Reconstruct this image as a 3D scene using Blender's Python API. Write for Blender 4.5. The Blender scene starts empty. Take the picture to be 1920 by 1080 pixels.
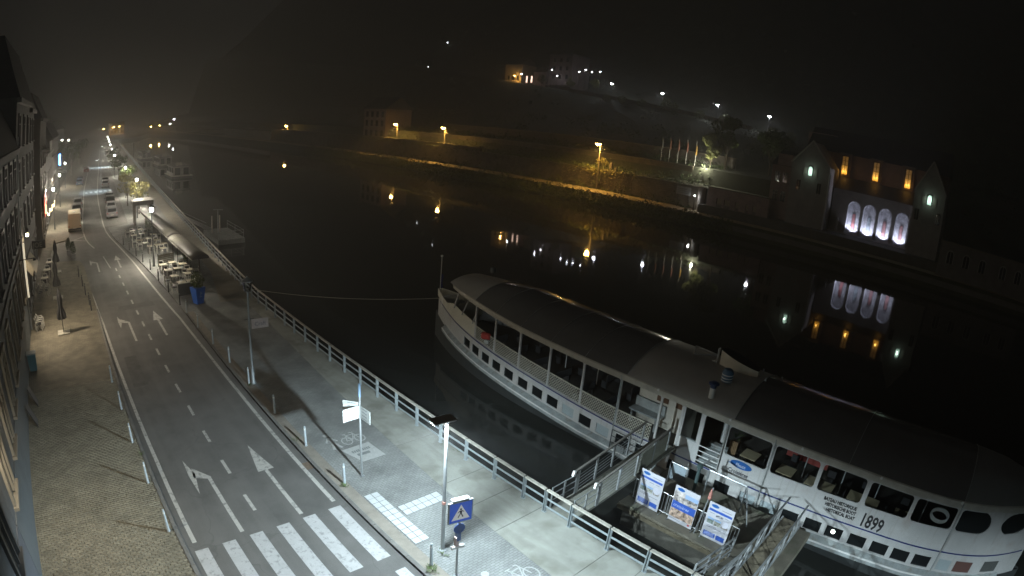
import bpy, bmesh, math, random
from mathutils import Vector, Matrix
random.seed(7)
R = math.radians
SC = bpy.context.scene
COL = SC.collection

# ------------------------------------------------------------------ camera (wide webcam lens on the house front, 13.5 m up)
cam_data = bpy.data.cameras.new('Camera')
cam = bpy.data.objects.new('Camera', cam_data)
COL.objects.link(cam)
SC.camera = cam
SC.render.engine = 'CYCLES'
cam_data.type = 'PANO'
for holder in (cam_data, getattr(cam_data, 'cycles', None)):
    if holder is None:
        continue
    try:
        holder.panorama_type = 'FISHEYE_EQUISOLID'
        holder.fisheye_lens = 20.738
        holder.fisheye_fov = math.pi
    except Exception:
        pass
cam_data.sensor_fit = 'HORIZONTAL'
cam_data.sensor_width = 36.0
cam_data.clip_start = 0.1
cam_data.clip_end = 5000
CAM_H = 13.5
cam.matrix_world = Matrix.Translation((0, 0, CAM_H)) @ Matrix.Rotation(R(-45.5), 4, 'Z') @ Matrix.Rotation(-0.274634, 4, 'X') @ Matrix.Rotation(-0.0902746, 4, 'Y') @ Matrix.Rotation(math.pi / 2, 4, 'X')

# ------------------------------------------------------------------ night sky
world = bpy.data.worlds.new('World')
SC.world = world
world.use_nodes = True
wn = world.node_tree
bg = wn.nodes['Background']
sky = wn.nodes.new('ShaderNodeTexSky')
sky.sky_type = 'NISHITA'
sky.sun_disc = False
sky.sun_elevation = R(-8)
sky.sun_rotation = R(200)
skymix = wn.nodes.new('ShaderNodeMixRGB')
skymix.inputs[0].default_value = 0.997
skymix.inputs[2].default_value = (0.0178, 0.0177, 0.0172, 1)     # town-lit overcast night
wn.links.new(sky.outputs[0], skymix.inputs[1])
wn.links.new(skymix.outputs[0], bg.inputs[0])
bg.inputs[1].default_value = 1.0

SC.view_settings.view_transform = 'Standard'
SC.view_settings.look = 'None'
SC.view_settings.exposure = 0.0
SC.view_settings.gamma = 1.0
SC.view_settings.use_curve_mapping = False
cy = SC.cycles
cy.use_denoising = True
try:
    cy.denoiser = 'OPENIMAGEDENOISE'
except Exception:
    pass
cy.max_bounces = 6
cy.diffuse_bounces = 2
cy.glossy_bounces = 3
cy.transmission_bounces = 5
cy.transparent_max_bounces = 8
cy.volume_bounces = 0
cy.sample_clamp_indirect = 2.0
cy.sample_clamp_direct = 0.0
cy.caustics_reflective = False
cy.caustics_refractive = False
cy.use_light_tree = True

# ------------------------------------------------------------------ helpers
def bend(y):
    """the quay and street turn a little towards the river beyond the terrace"""
    return 0.066 * max(0.0, y - 40.0)

def root_offset(o):
    v = Vector((0, 0, 0))
    while o is not None:
        v += o.location
        o = o.parent
    return v

class MB:
    """collects simple shapes, builds ONE mesh object"""
    def __init__(self):
        self.v = []; self.f = []
    def add(self, vs, fs):
        n = len(self.v)
        self.v += [tuple(p) for p in vs]
        self.f += [tuple(i + n for i in f) for f in fs]
        return self
    def box(self, c, s, rz=0.0, m=None):
        hx, hy, hz = s[0] / 2, s[1] / 2, s[2] / 2
        pts = [Vector((x * hx, y * hy, z * hz)) for z in (-1, 1) for y in (-1, 1) for x in (-1, 1)]
        if m is not None:
            pts = [m @ p for p in pts]
        elif rz:
            q = Matrix.Rotation(rz, 3, 'Z'); pts = [q @ p for p in pts]
        c = Vector(c)
        return self.add([p + c for p in pts], [(0, 2, 3, 1), (4, 5, 7, 6), (0, 1, 5, 4), (2, 6, 7, 3), (0, 4, 6, 2), (1, 3, 7, 5)])
    def bb(self, x0, x1, y0, y1, z0, z1):
        return self.box(((x0 + x1) / 2, (y0 + y1) / 2, (z0 + z1) / 2), (abs(x1 - x0), abs(y1 - y0), abs(z1 - z0)))
    def bar(self, p, q, w, h=None):
        """rectangular bar from p to q; w across, h vertical-ish"""
        p, q = Vector(p), Vector(q); d = q - p; L = d.length
        if L < 1e-6: return self
        y = d / L; up = Vector((0, 0, 1))
        if abs(y.z) > 0.95: up = Vector((1, 0, 0))
        x = y.cross(up).normalized(); z = x.cross(y)
        return self.box((p + q) / 2, (w, L, h or w), m=Matrix((x, y, z)).transposed())
    def tube(self, p, q, r, n=8, r2=None, caps=True):
        p, q = Vector(p), Vector(q); d = (q - p)
        if d.length < 1e-6: return self
        y = d.normalized(); up = Vector((0, 0, 1)) if abs(y.z) < 0.95 else Vector((1, 0, 0))
        x = y.cross(up).normalized(); z = x.cross(y)
        r2 = r if r2 is None else r2
        a = [(math.cos(t) * x + math.sin(t) * z) for t in [2 * math.pi * i / n for i in range(n)]]
        vs = [p + u * r for u in a] + [q + u * r2 for u in a]
        fs = [(i, i + n, (i + 1) % n + n, (i + 1) % n) for i in range(n)]
        if caps: fs += [tuple(range(n)), tuple(reversed(range(n, 2 * n)))]
        return self.add(vs, fs)
    def path(self, pts, r, n=6, closed=False):
        pts = [Vector(p) for p in pts]
        k = len(pts)
        rng = range(k if closed else k - 1)
        for i in rng: self.tube(pts[i], pts[(i + 1) % k], r, n)
        return self
    def lathe(self, prof, c=(0, 0, 0), n=16):
        c = Vector(c); vs = []; fs = []; k = len(prof)
        for i in range(n):
            t = 2 * math.pi * i / n
            for r, z in prof: vs.append((c.x + r * math.cos(t), c.y + r * math.sin(t), c.z + z))
        for i in range(n):
            j = (i + 1) % n
            for a in range(k - 1): fs.append((i * k + a, j * k + a, j * k + a + 1, i * k + a + 1))
        fs.append(tuple(i * k for i in reversed(range(n)))); fs.append(tuple(i * k + k - 1 for i in range(n)))
        return self.add(vs, fs)
    def prism(self, poly, z0, z1):
        """poly in x,y counter-clockwise"""
        n = len(poly)
        vs = [(x, y, z0) for x, y in poly] + [(x, y, z1) for x, y in poly]
        return self.add(vs, [tuple(reversed(range(n))), tuple(range(n, 2 * n))] + [(i, (i + 1) % n, (i + 1) % n + n, i + n) for i in range(n)])
    def prismx(self, poly, x0, x1):
        """poly in y,z, extruded along x from x0 (outside) to x1"""
        n = len(poly)
        vs = [(x0, y, z) for y, z in poly] + [(x1, y, z) for y, z in poly]
        return self.add(vs, [tuple(range(n)), tuple(reversed(range(n, 2 * n)))] + [(i, i + n, (i + 1) % n + n, (i + 1) % n) for i in range(n)])
    def prismy(self, poly, y0, y1):
        n = len(poly)
        vs = [(x, y0, z) for x, z in poly] + [(x, y1, z) for x, z in poly]
        return self.add(vs, [tuple(range(n)), tuple(reversed(range(n, 2 * n)))] + [(i, i + n, (i + 1) % n + n, (i + 1) % n) for i in range(n)])
    def sheet(self, poly, z=None):
        vs = [(p[0], p[1], z if z is not None else p[2]) for p in poly]
        return self.add(vs, [tuple(range(len(vs)))])
    def strip(self, A, B):
        """quads between two polylines of 3-D points"""
        n = len(A)
        return self.add(list(A) + list(B), [(i, n + i, n + i + 1, i + 1) for i in range(n - 1)])
    def grid(self, rows):
        k = len(rows[0]); vs = [p for r in rows for p in r]
        return self.add(vs, [(i * k + j, i * k + j + 1, (i + 1) * k + j + 1, (i + 1) * k + j) for i in range(len(rows) - 1) for j in range(k - 1)])
    def build(self, name, mat, parent=None, smooth=False, bevel=0.0, fix=True):
        off = root_offset(parent)
        me = bpy.data.meshes.new(name)
        me.from_pydata([(x - off.x, y - off.y, z - off.z) for x, y, z in self.v], [], self.f)
        if fix:
            bm = bmesh.new(); bm.from_mesh(me)
            bmesh.ops.recalc_face_normals(bm, faces=bm.faces)
            bm.to_mesh(me); bm.free()
        me.materials.append(mat)
        if smooth:
            for p in me.polygons: p.use_smooth = True
            try: me.set_sharp_from_angle(angle=R(40))
            except Exception: pass
        o = bpy.data.objects.new(name, me)
        COL.objects.link(o)
        if parent is not None: o.parent = parent
        if bevel:
            b = o.modifiers.new('edge', 'BEVEL'); b.width = bevel; b.segments = 1; b.limit_method = 'ANGLE'
        return o

def tag(o, label=None, cat=None, group=None, kind=None):
    if label: o['label'] = label
    if cat: o['category'] = cat
    if group: o['group'] = group
    if kind: o['kind'] = kind
    return o

def thing(name, label, cat, loc=(0, 0, 0), group=None, rz=0.0):
    o = bpy.data.objects.new(name, None)
    o.empty_display_size = 0.2
    COL.objects.link(o)
    o.location = loc; o.rotation_euler = (0, 0, rz)
    return tag(o, label, cat, group)

def kids(o):
    return [c for c in bpy.data.objects if c.parent is o]

def copy_tree(o, parent=None, _map=None):
    if _map is None:
        _map = {}
        for c in bpy.data.objects:
            if c.parent is not None: _map.setdefault(c.parent.name, []).append(c)
    c = o.copy(); COL.objects.link(c); c.parent = parent
    for ch in _map.get(o.name, []): copy_tree(ch, c, _map)
    return c

def place(proto, loc, rz, label, group=None, first=[]):
    """first call with a prototype moves the prototype itself, later calls copy it"""
    if proto.name not in first:
        first.append(proto.name); o = proto
    else:
        o = copy_tree(proto)
    o.location = loc; o.rotation_euler = (0, 0, rz)
    o['label'] = label
    if group: o['group'] = group
    return o

def lamp(name, kind, loc, power, color, parent=None, size=0.1, spot=None, blend=0.5, direction=None):
    d = bpy.data.lights.new(name, kind)
    d.energy = power; d.color = color
    if kind in ('POINT', 'SPOT'): d.shadow_soft_size = size
    if kind == 'SPOT':
        d.spot_size = spot or R(120); d.spot_blend = blend
    if kind == 'AREA': d.size = size
    o = bpy.data.objects.new(name, d); COL.objects.link(o)
    off = root_offset(parent)
    o.location = Vector(loc) - off
    if parent is not None: o.parent = parent
    if direction is not None:
        o.rotation_euler = Vector(direction).to_track_quat('-Z', 'Y').to_euler()
    return o

def batwing(light_obj, power=1.15, floor=.34):
    """street luminaire photometry: throws more light sideways than straight down"""
    d = light_obj.data; d.use_nodes = True; nt = d.node_tree; em = nt.nodes['Emission']
    tc = nt.nodes.new('ShaderNodeTexCoord'); sp = nt.nodes.new('ShaderNodeSeparateXYZ'); nt.links.new(tc.outputs['Normal'], sp.inputs[0])
    ab = nt.nodes.new('ShaderNodeMath'); ab.operation = 'ABSOLUTE'; nt.links.new(sp.outputs[2], ab.inputs[0])
    mx = nt.nodes.new('ShaderNodeMath'); mx.operation = 'MAXIMUM'; mx.inputs[1].default_value = floor; nt.links.new(ab.outputs[0], mx.inputs[0])
    pw = nt.nodes.new('ShaderNodeMath'); pw.operation = 'POWER'; pw.inputs[1].default_value = -power; nt.links.new(mx.outputs[0], pw.inputs[0])
    nt.links.new(pw.outputs[0], em.inputs['Strength'])

# ------------------------------------------------------------------ materials (all procedural)
_mats = {}
def mat(name, col, rough=0.6, metal=0.0, var=0.0, scale=4.0, bump=0.0, bscale=None, spec=0.5, island=0.0, detail=6.0, dirt=None, emit=None, estr=0.0, coat=0.0, streak=None):
    if name in _mats: return _mats[name]
    m = bpy.data.materials.new(name); m.use_nodes = True
    nt = m.node_tree; b = nt.nodes['Principled BSDF']; L = nt.links.new
    c4 = (*col, 1)
    b.inputs['Base Color'].default_value = c4
    b.inputs['Roughness'].default_value = rough
    b.inputs['Metallic'].default_value = metal
    b.inputs['Specular IOR Level'].default_value = spec
    if coat: b.inputs['Coat Weight'].default_value = coat
    if emit:
        b.inputs['Emission Color'].default_value = (*emit, 1); b.inputs['Emission Strength'].default_value = estr
    tc = nt.nodes.new('ShaderNodeTexCoord')
    geo = nt.nodes.new('ShaderNodeNewGeometry')
    cur = None
    if var or dirt:
        nz = nt.nodes.new('ShaderNodeTexNoise'); nz.inputs['Scale'].default_value = scale; nz.inputs['Detail'].default_value = detail
        nz.inputs['Roughness'].default_value = 0.62
        L(geo.outputs['Position'], nz.inputs['Vector'])
        rp = nt.nodes.new('ShaderNodeMapRange')
        rp.inputs['From Min'].default_value = 0.3; rp.inputs['From Max'].default_value = 0.7
        rp.inputs['To Min'].default_value = 1 - var; rp.inputs['To Max'].default_value = 1 + var
        L(nz.outputs['Fac'], rp.inputs['Value'])
        mx = nt.nodes.new('ShaderNodeVectorMath'); mx.operation = 'SCALE'
        mx.inputs[0].default_value = col
        L(rp.outputs[0], mx.inputs['Scale'])
        cur = mx.outputs[0]
        if dirt:
            n2 = nt.nodes.new('ShaderNodeTexNoise'); n2.inputs['Scale'].default_value = dirt[1]; n2.inputs['Detail'].default_value = 8
            L(geo.outputs['Position'], n2.inputs['Vector'])
            r2 = nt.nodes.new('ShaderNodeMapRange'); r2.inputs['From Min'].default_value = dirt[2]; r2.inputs['From Max'].default_value = dirt[2] + 0.15
            r2.inputs['To Max'].default_value = dirt[3]
            L(n2.outputs['Fac'], r2.inputs['Value'])
            m2 = nt.nodes.new('ShaderNodeMixRGB'); m2.inputs[2].default_value = (*dirt[0], 1)
            L(r2.outputs[0], m2.inputs[0]); L(cur, m2.inputs[1]); cur = m2.outputs[0]
    if island:
        rp = nt.nodes.new('ShaderNodeMapRange'); rp.inputs['To Min'].default_value = 1 - island; rp.inputs['To Max'].default_value = 1 + island
        L(geo.outputs['Random Per Island'], rp.inputs['Value'])
        mx = nt.nodes.new('ShaderNodeVectorMath'); mx.operation = 'SCALE'
        if cur is None: mx.inputs[0].default_value = col
        else: L(cur, mx.inputs[0])
        L(rp.outputs[0], mx.inputs['Scale']); cur = mx.outputs[0]
    if streak:
        vm = nt.nodes.new('ShaderNodeVectorMath'); vm.operation = 'MULTIPLY'; vm.inputs[1].default_value = streak[1]
        L(geo.outputs['Position'], vm.inputs[0])
        n3 = nt.nodes.new('ShaderNodeTexNoise'); n3.inputs['Scale'].default_value = 1.0; n3.inputs['Detail'].default_value = 6
        L(vm.outputs[0], n3.inputs['Vector'])
        r3 = nt.nodes.new('ShaderNodeMapRange'); r3.inputs['From Min'].default_value = streak[2]; r3.inputs['From Max'].default_value = streak[2] + .2; r3.inputs['To Max'].default_value = streak[3]
        L(n3.outputs['Fac'], r3.inputs['Value'])
        m3 = nt.nodes.new('ShaderNodeMixRGB'); m3.inputs[2].default_value = (*streak[0], 1)
        if cur is None: m3.inputs[1].default_value = c4
        else: L(cur, m3.inputs[1])
        L(r3.outputs[0], m3.inputs[0]); cur = m3.outputs[0]
    if cur is not None: L(cur, b.inputs['Base Color'])
    if bump:
        nz = nt.nodes.new('ShaderNodeTexNoise'); nz.inputs['Scale'].default_value = bscale or scale * 4; nz.inputs['Detail'].default_value = 5
        L(geo.outputs['Position'], nz.inputs['Vector'])
        bp = nt.nodes.new('ShaderNodeBump'); bp.inputs['Strength'].default_value = bump; bp.inputs['Distance'].default_value = 0.02
        L(nz.outputs['Fac'], bp.inputs['Height']); L(bp.outputs[0], b.inputs['Normal'])
    _mats[name] = m
    return m

def brick_mat(name, c1, c2, mortar, bw, bh, axis='XY', rough=0.85, gap=0.012, bump=0.4, var=0.25, vscale=0.8):
    """small paving or brickwork too fine to pick apart singly"""
    if name in _mats: return _mats[name]
    m = bpy.data.materials.new(name); m.use_nodes = True
    nt = m.node_tree; b = nt.nodes['Principled BSDF']; L = nt.links.new
    b.inputs['Roughness'].default_value = rough
    geo = nt.nodes.new('ShaderNodeNewGeometry')
    sep = nt.nodes.new('ShaderNodeSeparateXYZ'); com = nt.nodes.new('ShaderNodeCombineXYZ')
    L(geo.outputs['Position'], sep.inputs[0])
    L(sep.outputs[axis[0]], com.inputs[0]); L(sep.outputs[axis[1]], com.inputs[1])
    bt = nt.nodes.new('ShaderNodeTexBrick')
    bt.inputs['Color1'].default_value = (*c1, 1); bt.inputs['Color2'].default_value = (*c2, 1); bt.inputs['Mortar'].default_value = (*mortar, 1)
    bt.inputs['Scale'].default_value = 1.0; bt.inputs['Mortar Size'].default_value = gap; bt.inputs['Brick Width'].default_value = bw; bt.inputs['Row Height'].default_value = bh
    L(com.outputs[0], bt.inputs['Vector'])
    nz = nt.nodes.new('ShaderNodeTexNoise'); nz.inputs['Scale'].default_value = vscale; nz.inputs['Detail'].default_value = 7
    L(geo.outputs['Position'], nz.inputs['Vector'])
    rp = nt.nodes.new('ShaderNodeMapRange'); rp.inputs['From Min'].default_value = .3; rp.inputs['From Max'].default_value = .7
    rp.inputs['To Min'].default_value = 1 - var; rp.inputs['To Max'].default_value = 1 + var
    L(nz.outputs['Fac'], rp.inputs['Value'])
    mx = nt.nodes.new('ShaderNodeVectorMath'); mx.operation = 'SCALE'
    L(bt.outputs['Color'], mx.inputs[0]); L(rp.outputs[0], mx.inputs['Scale']); L(mx.outputs[0], b.inputs['Base Color'])
    bp = nt.nodes.new('ShaderNodeBump'); bp.inputs['Strength'].default_value = bump; bp.inputs['Distance'].default_value = 0.01; bp.invert = True
    L(bt.outputs['Fac'], bp.inputs['Height']); L(bp.outputs[0], b.inputs['Normal'])
    _mats[name] = m
    return m

def glow(name, col, strength):
    if name in _mats: return _mats[name]
    m = bpy.data.materials.new(name); m.use_nodes = True
    nt = m.node_tree; b = nt.nodes['Principled BSDF']
    b.inputs['Base Color'].default_value = (0.8, 0.8, 0.8, 1)
    b.inputs['Emission Color'].default_value = (*col, 1); b.inputs['Emission Strength'].default_value = strength
    _mats[name] = m
    return m

def glass_mat(name, tint=(0.6, 0.65, 0.65), alpha=0.35, rough=0.03):
    if name in _mats: return _mats[name]
    m = bpy.data.materials.new(name); m.use_nodes = True
    nt = m.node_tree; L = nt.links.new
    for n in list(nt.nodes): nt.nodes.remove(n)
    out = nt.nodes.new('ShaderNodeOutputMaterial')
    tr = nt.nodes.new('ShaderNodeBsdfTransparent'); tr.inputs[0].default_value = (*tint, 1)
    gl = nt.nodes.new('ShaderNodeBsdfGlossy'); gl.inputs['Roughness'].default_value = rough
    fr = nt.nodes.new('ShaderNodeFresnel'); fr.inputs[0].default_value = 1.5
    mx = nt.nodes.new('ShaderNodeMixShader')
    L(fr.outputs[0], mx.inputs[0]); L(tr.outputs[0], mx.inputs[1]); L(gl.outputs[0], mx.inputs[2]); L(mx.outputs[0], out.inputs[0])
    _mats[name] = m
    return m

# shared materials
M_asphalt = mat('asphalt', (0.125, 0.122, 0.116), 0.8, var=0.22, scale=0.7, bump=0.25, bscale=60, detail=9, dirt=((0.075, 0.073, 0.07), 0.28, 0.53, 0.55), streak=((0.17, 0.165, 0.155), (1.3, 0.05, 1.0), 0.47, 0.6))
_nt = M_asphalt.node_tree; _b = _nt.nodes['Principled BSDF']; _src = _b.inputs['Base Color'].links[0].from_socket
_g = _nt.nodes.new('ShaderNodeNewGeometry'); _w = _nt.nodes.new('ShaderNodeTexNoise'); _w.inputs['Scale'].default_value = .9
_a = _nt.nodes.new('ShaderNodeVectorMath'); _a.operation = 'ADD'; _nt.links.new(_g.outputs['Position'], _w.inputs['Vector']); _nt.links.new(_g.outputs['Position'], _a.inputs[0]); _nt.links.new(_w.outputs['Color'], _a.inputs[1])
_v = _nt.nodes.new('ShaderNodeTexVoronoi'); _v.feature = 'DISTANCE_TO_EDGE'; _v.inputs['Scale'].default_value = .23; _nt.links.new(_a.outputs[0], _v.inputs['Vector'])
_r = _nt.nodes.new('ShaderNodeMapRange'); _r.inputs['From Min'].default_value = .0; _r.inputs['From Max'].default_value = .006; _r.inputs['To Min'].default_value = .28; _r.inputs['To Max'].default_value = 0.0
_nt.links.new(_v.outputs['Distance'], _r.inputs['Value'])
_m = _nt.nodes.new('ShaderNodeMixRGB'); _m.inputs[2].default_value = (.045, .044, .042, 1); _nt.links.new(_r.outputs[0], _m.inputs[0]); _nt.links.new(_src, _m.inputs[1]); _nt.links.new(_m.outputs[0], _b.inputs['Base Color'])
M_paint = mat('road_paint', (0.50, 0.49, 0.46), 0.65, var=0.12, scale=6, dirt=((0.20, 0.20, 0.19), 6.0, 0.50, 0.85))
M_zebra = mat('zebra_paint', (0.46, 0.46, 0.46), 0.6, var=0.08, scale=3, dirt=((0.24, 0.24, 0.24), 7.0, 0.54, 0.8))
M_kerb = mat('kerb_stone', (0.17, 0.165, 0.155), 0.8, var=0.2, scale=3, bump=0.2, bscale=50)
M_concrete = mat('quay_concrete', (0.33, 0.335, 0.30), 0.85, var=0.14, scale=1.1, bump=0.15, bscale=40, dirt=((0.20, 0.20, 0.165), 0.8, 0.50, 0.75), streak=((0.22, 0.22, 0.19), (2.5, .35, 1), .5, .5))
M_joint = mat('joint_dark', (0.09, 0.09, 0.085), 0.9)
M_galv = mat('galvanised_steel', (0.40, 0.42, 0.43), 0.42, 0.55, var=0.15, scale=5)
M_galv_pale = mat('pale_painted_steel', (0.42, 0.44, 0.45), 0.5, 0.2, var=0.1, scale=6)
M_steel_dark = mat('dark_steel', (0.06, 0.062, 0.066), 0.45, 0.4, var=0.15, scale=5)
M_rail_wood = mat('weathered_handrail', (0.40, 0.38, 0.33), 0.7, var=0.25, scale=5, bump=0.2, bscale=40)
M_white = mat('white_paint', (0.72, 0.72, 0.70), 0.4, var=0.05, scale=2)
M_black = mat('black_plastic', (0.02, 0.02, 0.022), 0.5)
M_rubber = mat('tyre_rubber', (0.018, 0.018, 0.018), 0.8)
M_dark_glass = mat('dark_glass', (0.012, 0.014, 0.015), 0.06, spec=0.6)
M_blue = mat('sign_blue', (0.02, 0.07, 0.38), 0.4)
M_lettering = mat('black_lettering', (0.015, 0.015, 0.016), 0.6)
M_lettering_blue = mat('blue_lettering', (0.03, 0.08, 0.30), 0.6)
M_wood = mat('wood', (0.26, 0.16, 0.08), 0.6, var=0.25, scale=6)
WHITE_LED = (0.75, 0.92, 1.0)
WARM = (1.0, 0.80, 0.55)
SODIUM = (1.0, 0.55, 0.12)
LANTERN = (1.0, 0.94, 0.84)

def text_obj(name, body, size, loc, ex, ey, mat_, parent=None, align='LEFT', extrude=0.002, shear=0.0, xs=1.0, bold=0.0):
    """flat lettering as a mesh: ex = reading direction, ey = up direction (world vectors)"""
    cu = bpy.data.curves.new(name, 'FONT'); cu.body = body; cu.size = size; cu.align_x = align; cu.extrude = extrude; cu.shear = shear; cu.offset = bold
    cu.resolution_u = 2
    tmp = bpy.data.objects.new(name, cu); COL.objects.link(tmp)
    dg = bpy.context.evaluated_depsgraph_get()
    me = bpy.data.meshes.new_from_object(tmp.evaluated_get(dg))
    bpy.data.objects.remove(tmp)
    ex = Vector(ex).normalized(); ey = Vector(ey).normalized(); ez = ex.cross(ey)
    mtx = Matrix((ex * xs, ey, ez)).transposed().to_4x4(); mtx.translation = Vector(loc) - root_offset(parent)
    me.transform(mtx)
    me.materials.clear(); me.materials.append(mat_)
    o = bpy.data.objects.new(name, me); COL.objects.link(o)
    if parent is not None: o.parent = parent
    return o
# lamp powers (watts) and air
LED_W = 2650
LED2_W = 3300
LAN_W = 16500
WALL_W = 3000
SIGN_W = 1000
SOD_W = 9000
HILL_W = 1100
NICHE_W = 1300
HAZE = 0.0019
# ------------------------------------------------------------------ the large structure: river, road, pavements, quay
def interp(tab, y):
    if y <= tab[0][0]: return tab[0][1]
    for (a, b), (c, d) in zip(tab, tab[1:]):
        if y <= c: return b + (d - b) * (y - a) / (c - a)
    return tab[-1][1]

R_TAB = [(-60, 8.4), (40, 8.4), (46, 8.25), (53, 7.85), (58, 7.45), (62, 7.0), (66, 6.6), (70, 6.15), (75, 5.95), (78, 5.95), (79.5, 9.0), (400, 27.0)]
L_TAB = [(-60, 1.95), (40, 1.95), (58, 1.6), (61, 1.2), (62.5, -2.4), (72, -1.9), (73.2, 0.1), (400, 21.0)]
F_TAB = [(-60, -3.75), (40, -3.75), (62, -3.6), (75, -3.15), (105, -2.3), (130, -1.4), (400, 13.0)]           # foot of the house fronts
QUAY_X = 14.32
def quay_x(y): return QUAY_X + bend(y)
YS = sorted(set([-60, 0, 8, 20, 31, 40, 50] + [t[0] for t in R_TAB if t[0] > -60] + [t[0] for t in L_TAB if t[0] > -60] + [90, 110, 130, 160, 200, 250, 300]))

water_m = mat('river_water', (0.026, 0.028, 0.025), 0.03, spec=0.5)
b = water_m.node_tree.nodes['Principled BSDF']; b.inputs['IOR'].default_value = 1.33
nt = water_m.node_tree
g = nt.nodes.new('ShaderNodeNewGeometry'); nz = nt.nodes.new('ShaderNodeTexNoise'); nz.inputs['Scale'].default_value = 0.55; nz.inputs['Detail'].default_value = 3
bp = nt.nodes.new('ShaderNodeBump'); bp.inputs['Strength'].default_value = 0.08; bp.inputs['Distance'].default_value = 0.05
nt.links.new(g.outputs['Position'], nz.inputs['Vector']); nt.links.new(nz.outputs['Fac'], bp.inputs['Height']); nt.links.new(bp.outputs[0], b.inputs['Normal'])
WATER_Z = -2.2
tag(MB().sheet([(5, -250), (420, -250), (420, 1400), (5, 1400)], WATER_Z).build('river_water', water_m), 'dark still river between the two quays', 'river', kind='structure')

ground_m = mat('ground_soil', (0.05, 0.05, 0.04), 0.95, var=0.3, scale=0.3)
tag(MB().sheet([(-900, -300), (13.9, -300), (13.9, 400), (60, 1000), (60, 1400), (-900, 1400)], -0.4).build('ground', ground_m), 'ground below the street and houses', 'ground', kind='structure')

def edge_strip(tabA, tabB, z, ys, zb=None):
    fa = tabA if callable(tabA) else (lambda y: interp(tabA, y))
    fb = tabB if callable(tabB) else (lambda y: interp(tabB, y))
    A = [(fa(y), y, z) for y in ys]; B = [(fb(y), y, z) for y in ys]
    return A, B

road = MB().strip(*edge_strip(L_TAB, R_TAB, -0.10, YS)).build('road', M_asphalt)
tag(road, 'grey asphalt road along the river quay', 'road', kind='structure')

# left pavement
M_pavfar = brick_mat('setts_far', (0.165, 0.147, 0.108), (0.22, 0.196, 0.144), (0.07, 0.062, 0.048), 0.25, 0.13, 'XY', gap=0.014, bump=0.5, var=0.3, vscale=1.2)
lp = MB()
ys2 = [y for y in YS if y >= 31]
lp.strip(*edge_strip(F_TAB, L_TAB, 0.0, ys2))
lp.strip(*edge_strip(lambda y: 1.80, L_TAB, 0.0, [-60, 0, 15, 31]))
# kerb face
lp.strip([(interp(L_TAB, y), y, 0.0) for y in YS], [(interp(L_TAB, y), y, -0.12) for y in YS])
lp.strip(*edge_strip(F_TAB, lambda y: 1.80, 0.0, [-60, 0, 14.6]))
left_walk = lp.build('pavement_left', M_pavfar, fix=False)
tag(left_walk, 'brownish paved footpath along the house fronts', 'pavement', kind='structure')

MB().sheet([(-3.76, 14.6), (1.8, 14.6), (1.8, 31.1), (-3.76, 31.1)], -0.03).build('sett_bed', mat('sett_bed', (.135, .122, .095), .95), left_walk, fix=False)
# setts: nearest ones one by one, the rest joined
pm = mat('sett', (0.225, 0.203, 0.152), 0.85, var=0.2, scale=0.9, island=0.15, bump=0.3, bscale=45, detail=8)
ntp = pm.node_tree; oi = ntp.nodes.new('ShaderNodeObjectInfo')
rpn = ntp.nodes.new('ShaderNodeMapRange'); rpn.inputs['To Min'].default_value = 0.86; rpn.inputs['To Max'].default_value = 1.14
ntp.links.new(oi.outputs['Random'], rpn.inputs['Value'])
vs = ntp.nodes.new('ShaderNodeVectorMath'); vs.operation = 'SCALE'
old = ntp.nodes['Principled BSDF'].inputs['Base Color'].links[0].from_socket
ntp.links.new(old, vs.inputs[0]); ntp.links.new(rpn.outputs[0], vs.inputs['Scale']); ntp.links.new(vs.outputs[0], ntp.nodes['Principled BSDF'].inputs['Base Color'])
def sett_shape(mb, cx, cy, hx, hy, zt, a):
    ca, sa = math.cos(a), math.sin(a); e = 0.010
    def P(x, y, z): return (cx + x * ca - y * sa, cy + x * sa + y * ca, z)
    v = [P(-hx, -hy, zt - .04), P(hx, -hy, zt - .04), P(hx, hy, zt - .04), P(-hx, hy, zt - .04),
         P(-hx + e, -hy + e, zt), P(hx - e, -hy + e, zt), P(hx - e, hy - e, zt), P(-hx + e, hy - e, zt)]
    mb.add(v, [(4, 5, 6, 7), (0, 1, 5, 4), (1, 2, 6, 5), (2, 3, 7, 6), (3, 0, 4, 7)])
rest = MB(); nidx = 0
one = MB(); sett_shape(one, 0, 0, 0.118, 0.058, 0.0, 0)
sett_me = None
yy = 14.65; row = 0
while yy < 31.0:
    x = -3.745; first_ = True
    while x < 1.76:
        w = 0.125 if (first_ and row % 2) else min(0.25, 1.80 - x)
        first_ = False
        cx, cy_ = x + w / 2, yy + 0.065
        if 15.75 < yy < 17.6 and nidx < 300 and w == 0.25:
            if sett_me is None:
                o = one.build('sett', pm, left_walk); sett_me = o.data
            else:
                o = bpy.data.objects.new('sett', sett_me); COL.objects.link(o); o.parent = left_walk
            o.location = (cx, cy_, random.uniform(-.004, .004)); o.rotation_euler = (random.uniform(-.015, .015), random.uniform(-.015, .015), random.uniform(-.03, .03))
            nidx += 1
        else:
            sett_shape(rest, cx, cy_, w / 2 - .007, 0.058, random.uniform(-.004, .004), random.uniform(-.03, .03))
        x += w
    yy += 0.13; row += 1
o = rest.build('sett_paving', pm, left_walk, fix=False); o['kind'] = 'stuff'

# kerb stones on both sides (near), one by one
kerb_me = None
def kerb_stone(parent, x, y, w=0.16, l=0.98):
    global kerb_me
    if kerb_me is None:
        o = MB().box((0, 0, -0.05), (w, l, 0.125)).build('kerb_stone', M_kerb, parent, bevel=0.012); kerb_me = o
    else:
        o = kerb_me.copy(); COL.objects.link(o); o.parent = parent
    o.location = (x, y, random.uniform(-.003, .003))
for i in range(30): kerb_stone(left_walk, 1.88, 14.5 + i)

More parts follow.
